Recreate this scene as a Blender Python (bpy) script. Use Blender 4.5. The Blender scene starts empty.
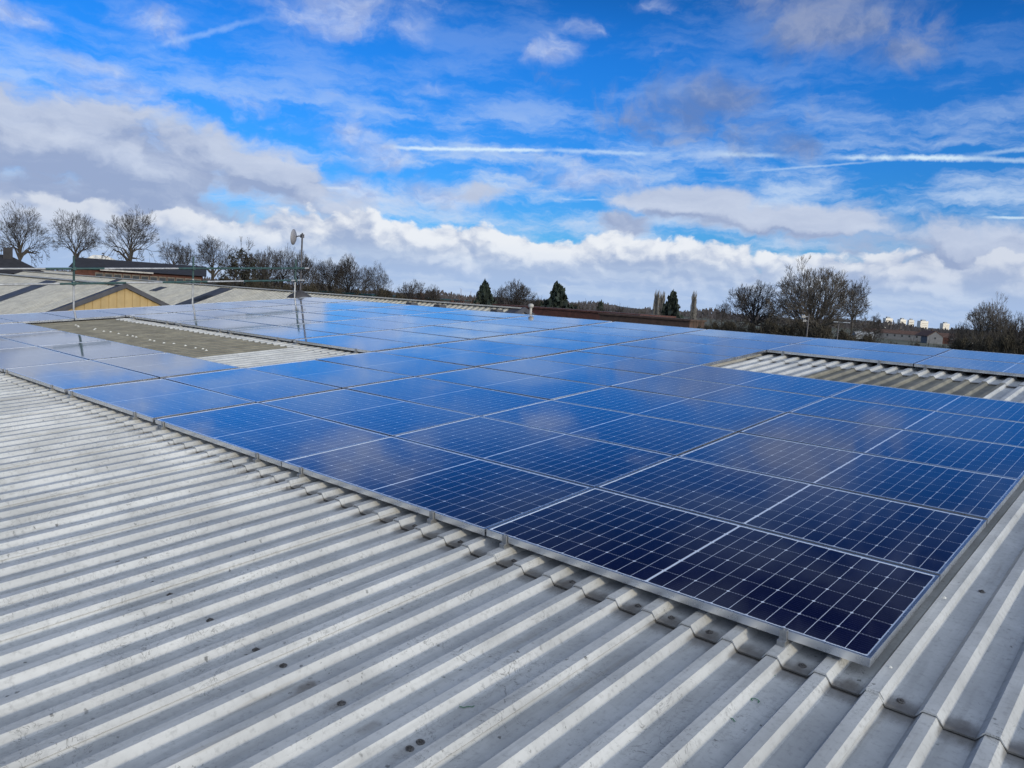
import bpy, bmesh, math, random
from mathutils import Vector, Matrix, Euler

# ------------------------------------------------------------------ camera
scene = bpy.context.scene
COL = scene.collection
rad = math.radians
F_PX = 780.31
SLOPE = 0.0932907                      # pitch of the warehouse roof (5.3 degrees)
GROUND = -6.5
cam_d = bpy.data.cameras.new('camera')
cam = bpy.data.objects.new('camera', cam_d)
COL.objects.link(cam)
cam_d.sensor_width = 36.0
cam_d.lens = F_PX / 1024 * 36
cam_d.clip_start = 0.05
cam_d.clip_end = 12000
CAM_ROT = Matrix(((0.7474964, -0.1198940, 0.6533564),
                  (0.6610308, 0.0373068, -0.7494307),
                  (0.0654776, 0.9920854, 0.1071403)))
CAM_LOC = Vector((0.82766, -3.21563, 1.31350))
cam.matrix_world = Matrix.Translation(CAM_LOC) @ CAM_ROT.to_4x4()
scene.camera = cam

# ------------------------------------------------------------------ light and exposure
SUN_EL, SUN_AZ = 12.5, 102.0           # azimuth clockwise from +Y (north), so the sun is right and a little behind
sd = Vector((math.sin(rad(SUN_AZ)) * math.cos(rad(SUN_EL)), math.cos(rad(SUN_AZ)) * math.cos(rad(SUN_EL)), math.sin(rad(SUN_EL))))
sun_d = bpy.data.lights.new('sun', 'SUN')
sun_d.energy = 2.0
sun_d.angle = rad(3)
sun_d.color = (1.0, 0.88, 0.66)
sun = bpy.data.objects.new('sun', sun_d)
COL.objects.link(sun)
sun.rotation_euler = sd.to_track_quat('Z', 'Y').to_euler()
sun.location = (10, -10, 30)
scene.view_settings.view_transform = 'Standard'
scene.view_settings.look = 'None'
scene.view_settings.exposure = 0.0
scene.view_settings.gamma = 1.0
scene.view_settings.use_curve_mapping = False
scene.cycles.max_bounces = 5
scene.cycles.diffuse_bounces = 3
scene.cycles.glossy_bounces = 3


# ------------------------------------------------------------------ node helper
class NG:
    """small helper to write node trees as expressions"""
    def __init__(s, tree, flat=False):
        s.t = tree; s.flat = flat
    def new(s, kind, **kw):
        n = s.t.nodes.new(kind)
        for k, v in kw.items():
            setattr(n, k, v)
        return n
    def put(s, sock, v):
        if isinstance(v, bpy.types.NodeSocket):
            s.t.links.new(v, sock)
        elif v is not None:
            if sock.type == 'RGBA' and not isinstance(v, (int, float)) and len(v) == 3:
                v = (*v, 1)
            sock.default_value = v
    def m(s, op, a, b=None, c=None, clamp=False):
        n = s.new('ShaderNodeMath', operation=op, use_clamp=clamp)
        s.put(n.inputs[0], a)
        if b is not None: s.put(n.inputs[1], b)
        if c is not None: s.put(n.inputs[2], c)
        return n.outputs[0]
    def v(s, op, a, b=None, c=None, out=0):
        n = s.new('ShaderNodeVectorMath', operation=op)
        s.put(n.inputs[0], a)
        if b is not None: s.put(n.inputs[1], b)
        if c is not None: s.put(n.inputs[2], c)
        return n.outputs[out]
    def noise(s, vec, scale, detail=4, rough=0.5, dist=0.0, out='Fac', lac=2.0):
        n = s.new('ShaderNodeTexNoise')
        if s.flat: n.noise_dimensions = '2D'
        s.put(n.inputs['Vector'], vec)
        n.inputs['Scale'].default_value = scale
        n.inputs['Detail'].default_value = detail
        n.inputs['Roughness'].default_value = rough
        n.inputs['Distortion'].default_value = dist
        n.inputs['Lacunarity'].default_value = lac
        return n.outputs[out]
    def voro(s, vec, scale, feature='F1', out='Distance', rnd=1.0):
        n = s.new('ShaderNodeTexVoronoi', feature=feature)
        if s.flat: n.voronoi_dimensions = '2D'
        s.put(n.inputs['Vector'], vec)
        n.inputs['Scale'].default_value = scale
        n.inputs['Randomness'].default_value = rnd
        return n.outputs[out]
    def ss(s, x, a, b, lo=0.0, hi=1.0):
        n = s.new('ShaderNodeMapRange', interpolation_type='SMOOTHSTEP')
        s.put(n.inputs[0], x)
        n.inputs[1].default_value = a; n.inputs[2].default_value = b
        n.inputs[3].default_value = lo; n.inputs[4].default_value = hi
        return n.outputs[0]
    def lin(s, x, a, b, lo=0.0, hi=1.0):
        n = s.new('ShaderNodeMapRange')
        s.put(n.inputs[0], x)
        n.inputs[1].default_value = a; n.inputs[2].default_value = b
        n.inputs[3].default_value = lo; n.inputs[4].default_value = hi
        return n.outputs[0]
    def mix(s, f, a, b, mode='MIX'):
        n = s.new('ShaderNodeMix', data_type='RGBA', blend_type=mode)
        s.put(n.inputs[0], f); s.put(n.inputs[6], a); s.put(n.inputs[7], b)
        return n.outputs[2]
    def xyz(s, vec):
        n = s.new('ShaderNodeSeparateXYZ'); s.put(n.inputs[0], vec)
        return n.outputs
    def comb(s, x, y, z=0.0):
        n = s.new('ShaderNodeCombineXYZ')
        s.put(n.inputs[0], x); s.put(n.inputs[1], y); s.put(n.inputs[2], z)
        return n.outputs[0]


def ray(px, py):
    """direction from the viewpoint towards a point of the view"""
    d = CAM_ROT @ Vector(((px - 512) / F_PX, -(py - 384) / F_PX, -1.0))
    return d
def azel(px, py):
    d = ray(px, py).normalized()
    return math.degrees(math.atan2(d.x, d.y)), math.degrees(math.asin(d.z))
def at(px, py, dist):
    """the point at a given ground distance in that direction"""
    d = ray(px, py); d /= math.hypot(d.x, d.y)
    return CAM_LOC + d * dist
def on_y(px, py, Y):
    d = ray(px, py)
    return CAM_LOC + d * ((Y - CAM_LOC.y) / d.y)

# ------------------------------------------------------------------ sky
world = bpy.data.worlds.new('World')
scene.world = world
world.use_nodes = True
world.cycles.sampling_method = 'MANUAL'
world.cycles.sample_map_resolution = 512
wt = world.node_tree
wt.nodes.clear()
SKY = 0.10
SKY_TINT = (0.44, 1.08, 1.72)
SKY_LOW = (0.46, 0.92, 1.46)

def density_group(name, sx, sy, build):
    g = bpy.data.node_groups.new(name, 'ShaderNodeTree')
    g.interface.new_socket('P', in_out='INPUT', socket_type='NodeSocketVector')
    g.interface.new_socket('D', in_out='OUTPUT', socket_type='NodeSocketFloat')
    N = NG(g, True)
    gi = g.nodes.new('NodeGroupInput'); go = g.nodes.new('NodeGroupOutput')
    g.links.new(build(N, gi.outputs[0]), go.inputs[0])
    return g

def blob_sum(N, P, blobs, op='MAXIMUM'):
    """soft elliptical banks of cloud, given as view directions and angular half sizes"""
    acc = None
    for (px, py, rx, ry, w) in blobs:
        az, el = azel(px, py)
        q = N.v('SUBTRACT', P, (az, el, 0))
        q = N.v('MULTIPLY', q, (14.2 / rx, 14.2 / ry, 0))
        l = N.v('LENGTH', q, out=1)
        b = N.ss(l, 1.35, 0.1, 0.0, w)
        acc = b if acc is None else N.m(op, acc, b)
    return acc

def call(N, g, P):
    n = N.new('ShaderNodeGroup'); n.node_tree = g
    N.put(n.inputs[0], P)
    return n.outputs[0]

def build_sky():
    N = NG(wt, True)
    tc = N.new('ShaderNodeTexCoord')
    d = N.v('NORMALIZE', tc.outputs['Generated'])
    x, y, z = N.xyz(d)
    az = N.m('MULTIPLY', N.m('ARCTAN2', x, y), 57.29578)
    el = N.m('MULTIPLY', N.m('ARCSINE', z), 57.29578)
    dsun = N.v('DOT_PRODUCT', d, tuple(sd), out=1)
    P0 = N.comb(az, el, 0)
    k = 1.0 / SKY
    def C(r, g, b): return (r * k, g * k, b * k)
    # clear air
    sky = N.new('ShaderNodeTexSky', sky_type='NISHITA')
    sky.sun_disc = False
    sky.sun_elevation = rad(SUN_EL)
    sky.sun_rotation = rad(SUN_AZ)
    sky.air_density = 1.0; sky.dust_density = 0.15; sky.ozone_density = 4.0
    sky.altitude = 60
    hs = N.new('ShaderNodeHueSaturation')
    hs.inputs['Saturation'].default_value = 1.22
    N.put(hs.inputs['Color'], sky.outputs[0])
    colour = N.mix(1.0, hs.outputs[0], N.mix(N.ss(el, 2, 16), SKY_LOW, SKY_TINT), 'MULTIPLY')
    colour = N.mix(N.m('MULTIPLY', N.ss(el, 16, 30, 0, 0.90), N.ss(dsun, .1, -.3)), colour, (0, 0, 0))
    # wandering coordinates so that no edge is straight
    w1 = N.noise(P0, 0.16, 3, 0.55, out='Color')
    P = N.v('ADD', P0, N.v('MULTIPLY', N.v('SUBTRACT', w1, (0.5, 0.5, 0.5)), (2.2, 1.3, 0)))
    w2 = N.noise(P0, 0.9, 3, 0.6, out='Color')
    PF = N.v('ADD', P, N.v('MULTIPLY', N.v('SUBTRACT', w2, (0.5, 0.5, 0.5)), (0.9, 0.6, 0)))

    # thin veils: streaked, translucent
    nv = N.noise(N.v('MULTIPLY', PF, (0.10, 0.42, 1)), 1.0, 6, 0.62)
    veil = N.m('MULTIPLY', N.ss(nv, 0.40, 0.72), N.ss(el, 17, 7, 0.16, 0.86))
    veil = N.m('MULTIPLY', veil, N.ss(el, 60, 25))
    colour = N.mix(veil, colour, C(0.56, 0.69, 0.89))

    # contrails
    def trail(px0, py0, px1, py1, width, alpha, fade, seed):
        a0, e0 = azel(px0, py0); a1, e1 = azel(px1, py1)
        t = N.lin(az, a0, a1)
        n1 = N.noise(N.v('ADD', P0, (seed, 0, 0)), 0.8, 5, 0.7)
        line = N.m('MULTIPLY_ADD', t, (e1 - e0), e0)
        dist = N.m('ABSOLUTE', N.m('ADD', N.m('SUBTRACT', el, line), N.m('MULTIPLY', N.m('SUBTRACT', n1, 0.5), width * 1.6)))
        body = N.ss(dist, width, 0.0)
        ends = N.m('MULTIPLY', N.ss(az, a0 - fade * .5, a0 + fade), N.ss(az, a1 + fade * .5, a1 - fade))
        brk = N.ss(N.noise(N.v('MULTIPLY', N.v('ADD', P0, (seed * 3, 0, 0)), (0.22, 0, 0)), 1.0, 3, 0.6), 0.34, 0.52, 0.25, 1.0)
        return N.m('MULTIPLY', N.m('MULTIPLY', body, ends), N.m('MULTIPLY', brk, alpha))
    for a in ((382, 147, 560, 150, 0.20, 0.80, 2.5, 0), (550, 150, 690, 155, 0.22, 0.42, 2, 31), (715, 154, 790, 156, 0.24, 0.45, 1.5, 5), (835, 157, 985, 158, 0.26, 0.88, 2, 37), (970, 158, 1060, 162, 0.22, 0.45, 1.5, 41), (720, 173, 890, 160, 0.11, 0.34, 4, 9),
              (298, 187, 356, 189, 0.12, 0.7, 1.2, 12), (728, 205, 775, 207, 0.13, 0.7, 1, 15), (985, 217, 1060, 219, 0.13, 0.75, 1, 17),
              (560, 199, 600, 200, 0.10, 0.5, 1, 19), (140, 50, 265, 17, 0.30, 0.22, 3, 23), (960, 156, 1060, 145, 0.2, 0.4, 3, 27)):
        colour = N.mix(trail(*a), colour, C(0.74, 0.90, 1.0))

    # light high clouds near the top of the view
    hb = blob_sum(N, P, [(345, 8, 105, 40, .95), (395, 30, 60, 24, .8), (300, 20, 60, 20, .5), (150, 22, 55, 18, .75), (165, 36, 50, 14, .7), (545, 50, 65, 20, .62), (600, 28, 45, 16, .55), (480, 36, 45, 18, .5),
                         (20, 18, 50, 22, .65), (660, 52, 32, 9, .65), (80, 62, 60, 14, .7), (130, 92, 70, 18, .7), (165, 100, 40, 16, .6), (447, 127, 26, 10, .6), (640, 8, 50, 12, .5),
                         (260, 118, 40, 12, .5), (330, 135, 75, 26, .85), (370, 155, 60, 22, .85), (290, 150, 60, 20, .7), (400, 192, 130, 22, 1.0), (560, 180, 120, 24, .85), (250, 105, 60, 14, .5), (985, 110, 90, 36, .30), (330, 95, 16, 6, .5), (430, 88, 30, 8, .35)])
    nh = N.noise(N.v('MULTIPLY', PF, (0.22, 0.38, 1)), 1.0, 7, 0.58, 0.3)
    dh = N.m('ADD', N.m('MULTIPLY', N.m('SUBTRACT', nh, 0.5), 1.9), N.m('SUBTRACT', hb, 0.40))
    nh2 = N.noise(N.v('MULTIPLY', PF, (0.25, 0.5, 1)), 2.0, 5, 0.6)
    colour = N.mix(N.ss(dh, -0.10, 0.98, 0, 0.82), colour, N.mix(N.ss(nh2, .35, .65), C(0.42, 0.50, 0.74), C(0.62, 0.70, 0.88)))

    # big lavender bank on the left and the grey sheet over the cumulus
    def dens_bank(N, Q):
        n = N.noise(N.v('MULTIPLY', Q, (0.17, 0.32, 1)), 1.0, 7, 0.55, 0.2)
        b = blob_sum(N, Q, [(40, 140, 170, 64, 1.15), (170, 160, 130, 50, 1.15), (-160, 130, 260, 90, 1.15), (240, 172, 120, 40, 1.0), (60, 195, 260, 40, 1.05), (15, 95, 75, 34, .8), (100, 120, 90, 34, .9), (300, 195, 110, 24, .8),
                            (470, 192, 100, 14, .55), (640, 200, 70, 22, .8), (690, 205, 100, 26, .95), (800, 222, 170, 24, 1.0), (960, 250, 190, 36, 1.0), (1150, 210, 120, 60, .9), (620, 222, 50, 20, .8)])
        return N.m('ADD', N.m('MULTIPLY', N.m('SUBTRACT', n, 0.5), 1.6), N.m('SUBTRACT', b, 0.42))
    gB = density_group('bank_density', 1, 1, dens_bank)
    dB = call(N, gB, PF)
    dB2 = call(N, gB, N.v('ADD', PF, (0.8, 1.6, 0)))
    litB = N.ss(N.m('SUBTRACT', dB, dB2), -0.12, 0.55)
    thinB = N.ss(dB, 0.50, 0.05)
    lum = N.m('MAXIMUM', N.m('MULTIPLY', litB, 0.80), N.m('MULTIPLY', thinB, 0.75))
    nB3 = N.noise(N.v('MULTIPLY', PF, (0.10, 0.45, 1)), 1.3, 5, 0.6)
    lum = N.m('ADD', lum, N.m('MULTIPLY', N.m('SUBTRACT', nB3, 0.5), 1.1), clamp=True)
    colB = N.mix(lum, C(0.32, 0.40, 0.60), C(0.58, 0.65, 0.80))
    colour = N.mix(N.ss(dB, -0.06, 0.46, 0, 0.97), colour, colB)

    # the heaped clouds along the horizon
    def dens_cum(N, Q):
        qx, qy, qz = N.xyz(Q)
        n = N.noise(N.v('MULTIPLY', Q, (0.22, 0.36, 1)), 1.0, 9, 0.58, 0.0)
        vb = N.voro(N.v('MULTIPLY', Q, (0.40, 0.60, 1)), 1.0, 'SMOOTH_F1')
        vb2 = N.voro(N.v('MULTIPLY', Q, (1.1, 1.5, 1)), 1.0, 'SMOOTH_F1')
        base = N.ss(qy, 6.4, 1.5, -0.35, 0.75)
        b = blob_sum(N, Q, [(335, 222, 110, 26, .50), (230, 232, 80, 20, .40), (440, 240, 100, 26, .50), (480, 262, 110, 30, .5), (20, 222, 90, 24, .45), (45, 200, 40, 18, .35), (110, 215, 60, 20, .35),
                            (612, 246, 34, 20, .60), (700, 250, 90, 20, .5), (560, 258, 60, 20, .5), (710, 252, 30, 14, .25), (785, 254, 55, 14, .40), (955, 292, 70, 14, .35), (860, 258, 50, 18, .42), (930, 272, 60, 16, .40), (1000, 262, 50, 20, .40)])
        s = N.m('ADD', N.m('MULTIPLY', N.m('SUBTRACT', n, 0.5), 1.35), base)
        s = N.m('ADD', s, b)
        s = N.m('SUBTRACT', s, N.m('MULTIPLY', vb, 0.50))
        s = N.m('SUBTRACT', s, N.m('MULTIPLY', vb2, 0.22))
        return N.m('ADD', s, 0.16)
    gC = density_group('cumulus_density', 1, 1, dens_cum)
    PC = N.v('ADD', P, N.v('MULTIPLY', N.v('SUBTRACT', w2, (0.5, 0.5, 0.5)), (0.6, 0.5, 0)))
    dC = call(N, gC, PC)
    dC1 = call(N, gC, N.v('ADD', PC, (0.30, 0.50, 0)))
    dC2 = call(N, gC, N.v('ADD', PC, (0.7, 1.5, 0)))
    lit = N.m('ADD', N.m('MULTIPLY', N.m('SUBTRACT', dC, dC1), 1.2), N.m('MULTIPLY', N.m('SUBTRACT', dC, dC2), 0.55))
    litC = N.ss(lit, -0.12, 0.95)
    # the middle of the bank catches the sun, the left and right ends stay in the shade of higher cloud
    sunny = N.m('MULTIPLY', N.ss(az, -72, -56, .62, 1.0), N.ss(az, -22, -12, 1.0, .60))
    colC = N.mix(N.m('MULTIPLY', litC, sunny), C(0.36, 0.45, 0.65), C(0.84, 0.87, 0.92))
    # distance pales the lowest clouds
    colC = N.mix(N.ss(el, 4.2, 0.3, 0, 0.80), colC, C(0.40, 0.55, 0.82))
    strat = N.noise(N.v('MULTIPLY', PF, (0.10, 0.9, 1)), 1.0, 5, 0.6)
    colC = N.mix(N.m('MULTIPLY', N.ss(strat, 0.42, 0.70), N.ss(el, 4.5, 1.5, 0, .5)), colC, C(0.60, 0.70, 0.86))
    colour = N.mix(N.ss(dC, 0.02, 0.26, 0, 0.98), colour, colC)

    # torn dark scud, nearer than the rest
    def dens_scud(N, Q):
        n = N.noise(N.v('MULTIPLY', Q, (0.20, 0.24, 1)), 1.0, 7, 0.60, 0.5)
        b = blob_sum(N, Q, [(720, 110, 95, 48, 1.1), (640, 120, 45, 36, .75), (830, 15, 95, 52, 1.2), (905, 52, 60, 30, .95), (800, 145, 60, 18, .7), (535, 165, 22, 30, .5), (750, 80, 50, 20, .6), (620, 95, 16, 30, .4),
                            (930, -90, 70, 60, .7), (560, 78, 30, 16, .3)])
        return N.m('ADD', N.m('MULTIPLY', N.m('SUBTRACT', n, 0.5), 2.0), N.m('SUBTRACT', b, 0.42))
    gS = density_group('scud_density', 1, 1, dens_scud)
    dS = call(N, gS, PF)
    nS = N.noise(N.v('MULTIPLY', PF, (0.3, 0.4, 1)), 1.0, 5, 0.6)
    colS = N.mix(N.ss(nS, 0.35, 0.65), C(0.15, 0.23, 0.46), C(0.29, 0.35, 0.53))
    colour = N.mix(N.ss(dS, -0.14, 0.85, 0, 0.86), colour, colS)

    # unseen bright cloud added overhead and round the sun to lift the ambient light
    nb = N.noise(N.v('MULTIPLY', d, (2.2, 2.2, 3.0)), 1.0, 5, 0.6)
    nearsun = N.ss(dsun, 0.02, 0.42)
    cov = N.m('MULTIPLY', nearsun, N.ss(N.m('ADD', nb, N.m('MULTIPLY', nearsun, .25)), 0.38, 0.66))
    glow = N.m('POWER', N.m('MAXIMUM', dsun, 0.0), 3.0)
    colN = N.mix(glow, C(1.12, 1.32, 1.62), C(1.7, 1.75, 1.85))
    colour = N.mix(N.m('MULTIPLY', cov, .95), colour, colN)

    # below the horizon: plain dull ground light
    colour = N.mix(N.ss(el, -0.6, -1.6), colour, C(0.16, 0.19, 0.22))
    bg = N.new('ShaderNodeBackground')
    N.put(bg.inputs[0], colour)
    bg.inputs[1].default_value = SKY
    out = N.new('ShaderNodeOutputWorld')
    wt.links.new(bg.outputs[0], out.inputs[0])
build_sky()


# ------------------------------------------------------------------ object helpers
def link(o):
    COL.objects.link(o); return o
def tag(o, label=None, cat=None, group=None, kind=None):
    if label: o['label'] = label
    if cat: o['category'] = cat
    if group: o['group'] = group
    if kind: o['kind'] = kind
    return o
def empty(name, loc=(0, 0, 0), rot=(0, 0, 0)):
    o = bpy.data.objects.new(name, None)
    o.empty_display_size = 0.2
    o.location = loc; o.rotation_euler = rot
    return link(o)
def mesh_obj(name, verts, faces, mat, parent=None, smooth=False, loc=None, rot=None):
    me = bpy.data.meshes.new(name)
    me.from_pydata([tuple(v) for v in verts], [], faces)
    if smooth:
        me.polygons.foreach_set('use_smooth', [True] * len(me.polygons))
    me.update()
    if mat: me.materials.append(mat)
    o = link(bpy.data.objects.new(name, me))
    if parent: o.parent = parent
    if loc: o.location = loc
    if rot: o.rotation_euler = rot
    return o
class MB:
    def __init__(s): s.v = []; s.f = []
    def quad(s, a, b, c, d):
        i = len(s.v); s.v += [a, b, c, d]; s.f.append((i, i + 1, i + 2, i + 3))
    def poly(s, pts):
        i = len(s.v); s.v += pts; s.f.append(tuple(range(i, i + len(pts))))
    def box(s, x0, x1, y0, y1, z0, z1):
        i = len(s.v)
        s.v += [(x0, y0, z0), (x1, y0, z0), (x1, y1, z0), (x0, y1, z0), (x0, y0, z1), (x1, y0, z1), (x1, y1, z1), (x0, y1, z1)]
        s.f += [(i, i + 3, i + 2, i + 1), (i + 4, i + 5, i + 6, i + 7), (i, i + 1, i + 5, i + 4), (i + 1, i + 2, i + 6, i + 5), (i + 2, i + 3, i + 7, i + 6), (i + 3, i, i + 4, i + 7)]
        return s
    def tube(s, pts, rads, n=8, cap=True):
        pts = [Vector(p) for p in pts]
        rings = []
        for k, p in enumerate(pts):
            t = (pts[min(k + 1, len(pts) - 1)] - pts[max(k - 1, 0)])
            if t.length < 1e-9: t = Vector((0, 0, 1))
            t.normalize()
            a = t.cross(Vector((0.13, 0.31, 0.94)) if abs(t.z) < .9 else Vector((1, 0.1, 0))); a.normalize()
            b = t.cross(a)
            i = len(s.v)
            for j in range(n):
                q = p + (a * math.cos(2 * math.pi * j / n) + b * math.sin(2 * math.pi * j / n)) * rads[k]
                s.v.append(tuple(q))
            rings.append(i)
        for k in range(len(rings) - 1):
            r0, r1 = rings[k], rings[k + 1]
            for j in range(n):
                s.f.append((r0 + j, r0 + (j + 1) % n, r1 + (j + 1) % n, r1 + j))
        if cap:
            s.f.append(tuple(rings[0] + j for j in reversed(range(n))))
            s.f.append(tuple(rings[-1] + j for j in range(n)))
        return s
    def prism(s, outline, axis_vec):
        """extrude a closed 3D outline along a vector"""
        a = [Vector(p) for p in outline]; av = Vector(axis_vec)
        i = len(s.v); n = len(a)
        s.v += [tuple(p) for p in a] + [tuple(p + av) for p in a]
        s.f.append(tuple(i + j for j in reversed(range(n))))
        s.f.append(tuple(i + n + j for j in range(n)))
        for j in range(n):
            s.f.append((i + j, i + (j + 1) % n, i + n + (j + 1) % n, i + n + j))
        return s
    def build(s, name, mat, parent=None, smooth=False, loc=None, rot=None):
        return mesh_obj(name, s.v, s.f, mat, parent, smooth, loc, rot)


# ------------------------------------------------------------------ materials
def material(name, fn):
    m = bpy.data.materials.new(name); m.use_nodes = True
    t = m.node_tree; t.nodes.clear()
    N = NG(t)
    out = N.new('ShaderNodeOutputMaterial')
    b = N.new('ShaderNodeBsdfPrincipled')
    t.links.new(b.outputs[0], out.inputs[0])
    fn(N, b)
    return m
def coords(N, which='Object'):
    return N.new('ShaderNodeTexCoord').outputs[which]
def bump(N, b, h, strength=0.3, dist=0.01):
    n = N.new('ShaderNodeBump')
    n.inputs['Strength'].default_value = strength
    n.inputs['Distance'].default_value = dist
    N.put(n.inputs['Height'], h)
    N.put(b.inputs['Normal'], n.outputs[0])

def simple(name, col, rough=0.6, metal=0.0, var=0.25, scale=6.0, spec=0.5):
    def fn(N, b):
        n = N.noise(coords(N), scale, 6, 0.6)
        c = N.mix(N.ss(n, 0.3, 0.7), tuple(x * (1 - var) for x in col), tuple(min(1, x * (1 + var)) for x in col))
        N.put(b.inputs['Base Color'], c)
        b.inputs['Roughness'].default_value = rough
        b.inputs['Metallic'].default_value = metal
        b.inputs['Specular IOR Level'].default_value = spec
    return material(name, fn)

CROWN0, PITCH = 0.05, 0.2
Z_PAN, Z_CROWN = -0.117, -0.081
# roof sheeting: weathered pale coated sheet with darker pans, streaks, specks and grime at the end laps
LAPS = (-0.12, 4.06, 8.10)
def roof_mat(name, tint, dirt=1.0, grime=True):
    def fn(N, b):
        p = coords(N)
        x, y, z = N.xyz(p)
        n1 = N.noise(p, 2.2, 8, 0.62)
        n2 = N.noise(N.v('MULTIPLY', p, (26, 1.6, 20)), 1.0, 6, 0.6)
        n3 = N.noise(p, 38, 6, 0.65)
        c = N.mix(N.ss(n1, 0.32, 0.68), tuple(t * 0.80 for t in tint), tuple(t * 1.12 for t in tint))
        c = N.mix(N.ss(n2, 0.46, 0.74, 0, 0.40 * dirt), c, (0.20, 0.205, 0.20))
        c = N.mix(N.ss(n3, 0.50, 0.72, 0, 0.42 * dirt), c, (0.17, 0.175, 0.175))
        # each sheet has weathered a little differently, and the pans are darker in patches
        wn = N.new('ShaderNodeTexWhiteNoise', noise_dimensions='2D')
        N.put(wn.inputs['Vector'], N.comb(N.m('FLOOR', N.m('SUBTRACT', x, CROWN0)), N.m('FLOOR', N.m('DIVIDE', N.m('SUBTRACT', y, LAPS[0]), 4.18)), 0))
        c = N.mix(N.ss(wn.outputs['Value'], 0, 1, 0, 0.22), c, (0.24, 0.25, 0.26))
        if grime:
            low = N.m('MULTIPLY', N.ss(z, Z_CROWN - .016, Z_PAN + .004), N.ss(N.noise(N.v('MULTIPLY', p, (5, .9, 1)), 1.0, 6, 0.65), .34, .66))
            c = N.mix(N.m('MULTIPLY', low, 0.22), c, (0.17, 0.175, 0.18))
        # black lichen specks and small scuffs, gathered in patches
        wob = N.v('ADD', p, N.v('MULTIPLY', N.noise(p, 60, 3, 0.6, out='Color'), (0.03, 0.03, 0.0)))
        v1 = N.voro(N.v('MULTIPLY', wob, (1, 1, 0.2)), 17)
        n4 = N.noise(p, 3.1, 5, 0.7)
        sp = N.m('MULTIPLY', N.ss(v1, 0.16, 0.08), N.ss(n4, 0.46, 0.60))
        v2 = N.voro(N.v('MULTIPLY', wob, (1.6, 0.9, 0.2)), 44)
        sp2 = N.m('MULTIPLY', N.ss(v2, 0.20, 0.10), N.ss(N.noise(p, 1.9, 5, 0.7), 0.49, 0.62))
        c = N.mix(N.m('MULTIPLY', N.m('MAXIMUM', sp, N.m('MULTIPLY', sp2, 0.75)), 0.78 * dirt), c, (0.05, 0.052, 0.05))
        if grime:
            # rusty damp stains that have run down from the fixings
            fx = N.m('MULTIPLY', N.m('SUBTRACT', N.m('FRACT', N.m('DIVIDE', N.m('SUBTRACT', x, CROWN0), PITCH)), 0.5), PITCH)
            wb = N.m('MULTIPLY', N.m('SUBTRACT', N.noise(p, 45, 4, 0.6), 0.5), 0.030)
            for lv, wt_ in ((-1.485, 1.0), (-0.052, 0.8)):
                dy = N.m('SUBTRACT', y, lv)
                dn = N.m('ADD', N.m('MULTIPLY', N.m('MINIMUM', dy, 0.0), 0.34), N.m('MULTIPLY', N.m('MAXIMUM', dy, 0.0), 1.2))
                rr_ = N.m('ADD', N.m('SQRT', N.m('ADD', N.m('MULTIPLY', fx, fx), N.m('MULTIPLY', dn, dn))), wb)
                patch = N.ss(N.noise(N.v('MULTIPLY', p, (1, .2, 1)), 4.2, 2, 0.5), 0.40, 0.58)
                c = N.mix(N.m('MULTIPLY', N.m('MULTIPLY', N.ss(rr_, 0.040, 0.012), patch), 0.62 * wt_), c, (0.085, 0.068, 0.052))
        # wriggling scuffs left by boots and tools
        sw = N.noise(N.v('ADD', p, (7, 3, 0)), 9.0, 4, 0.6, 1.6)
        scuff = N.m('MULTIPLY', N.ss(N.m('ABSOLUTE', N.m('SUBTRACT', sw, 0.5)), 0.010, 0.003), N.ss(N.noise(p, 2.7, 4, 0.6), 0.48, 0.62))
        c = N.mix(N.m('MULTIPLY', scuff, 0.65 * dirt), c, (0.09, 0.09, 0.085))
        # moss brown washed down from fixings
        st = N.noise(N.v('MULTIPLY', p, (14, 0.9, 0)), 1.0, 5, 0.6)
        c = N.mix(N.m('MULTIPLY', N.ss(st, 0.60, 0.76), 0.42 * dirt), c, (0.20, 0.17, 0.12))
        if grime:
            g = None
            nn = N.m('MULTIPLY', N.noise(N.v('MULTIPLY', p, (1, .4, 1)), 26, 5, 0.7), 0.09)
            for lv in LAPS:
                q = N.m('SUBTRACT', y, lv)
                e = N.m('MULTIPLY', N.ss(N.m('SUBTRACT', q, nn), 0.075, -0.03), N.ss(q, -0.010, -0.004))
                e2 = N.m('MULTIPLY', N.ss(N.m('ADD', q, nn), -0.06, 0.02), N.ss(q, 0.0, -0.004))
                e = N.m('MAXIMUM', e, N.m('MULTIPLY', e2, .7))
                g = e if g is None else N.m('MAXIMUM', g, e)
            pan = N.ss(z, -0.092, -0.108)
            c = N.mix(N.m('MULTIPLY', N.m('MULTIPLY', g, pan), 0.92), c, (0.075, 0.066, 0.056))
        N.put(b.inputs['Base Color'], c)
        N.put(b.inputs['Roughness'], N.ss(n3, 0.3, 0.7, 0.42, 0.62))
        b.inputs['Specular IOR Level'].default_value = 0.5
        bump(N, b, N.m('ADD', n3, N.m('MULTIPLY', n1, 2)), 0.15, 0.004)
    return material(name, fn)
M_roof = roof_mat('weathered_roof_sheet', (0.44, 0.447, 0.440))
M_shed = roof_mat('weathered_shed_sheet', (0.40, 0.38, 0.315), 0.75, False)

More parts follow.
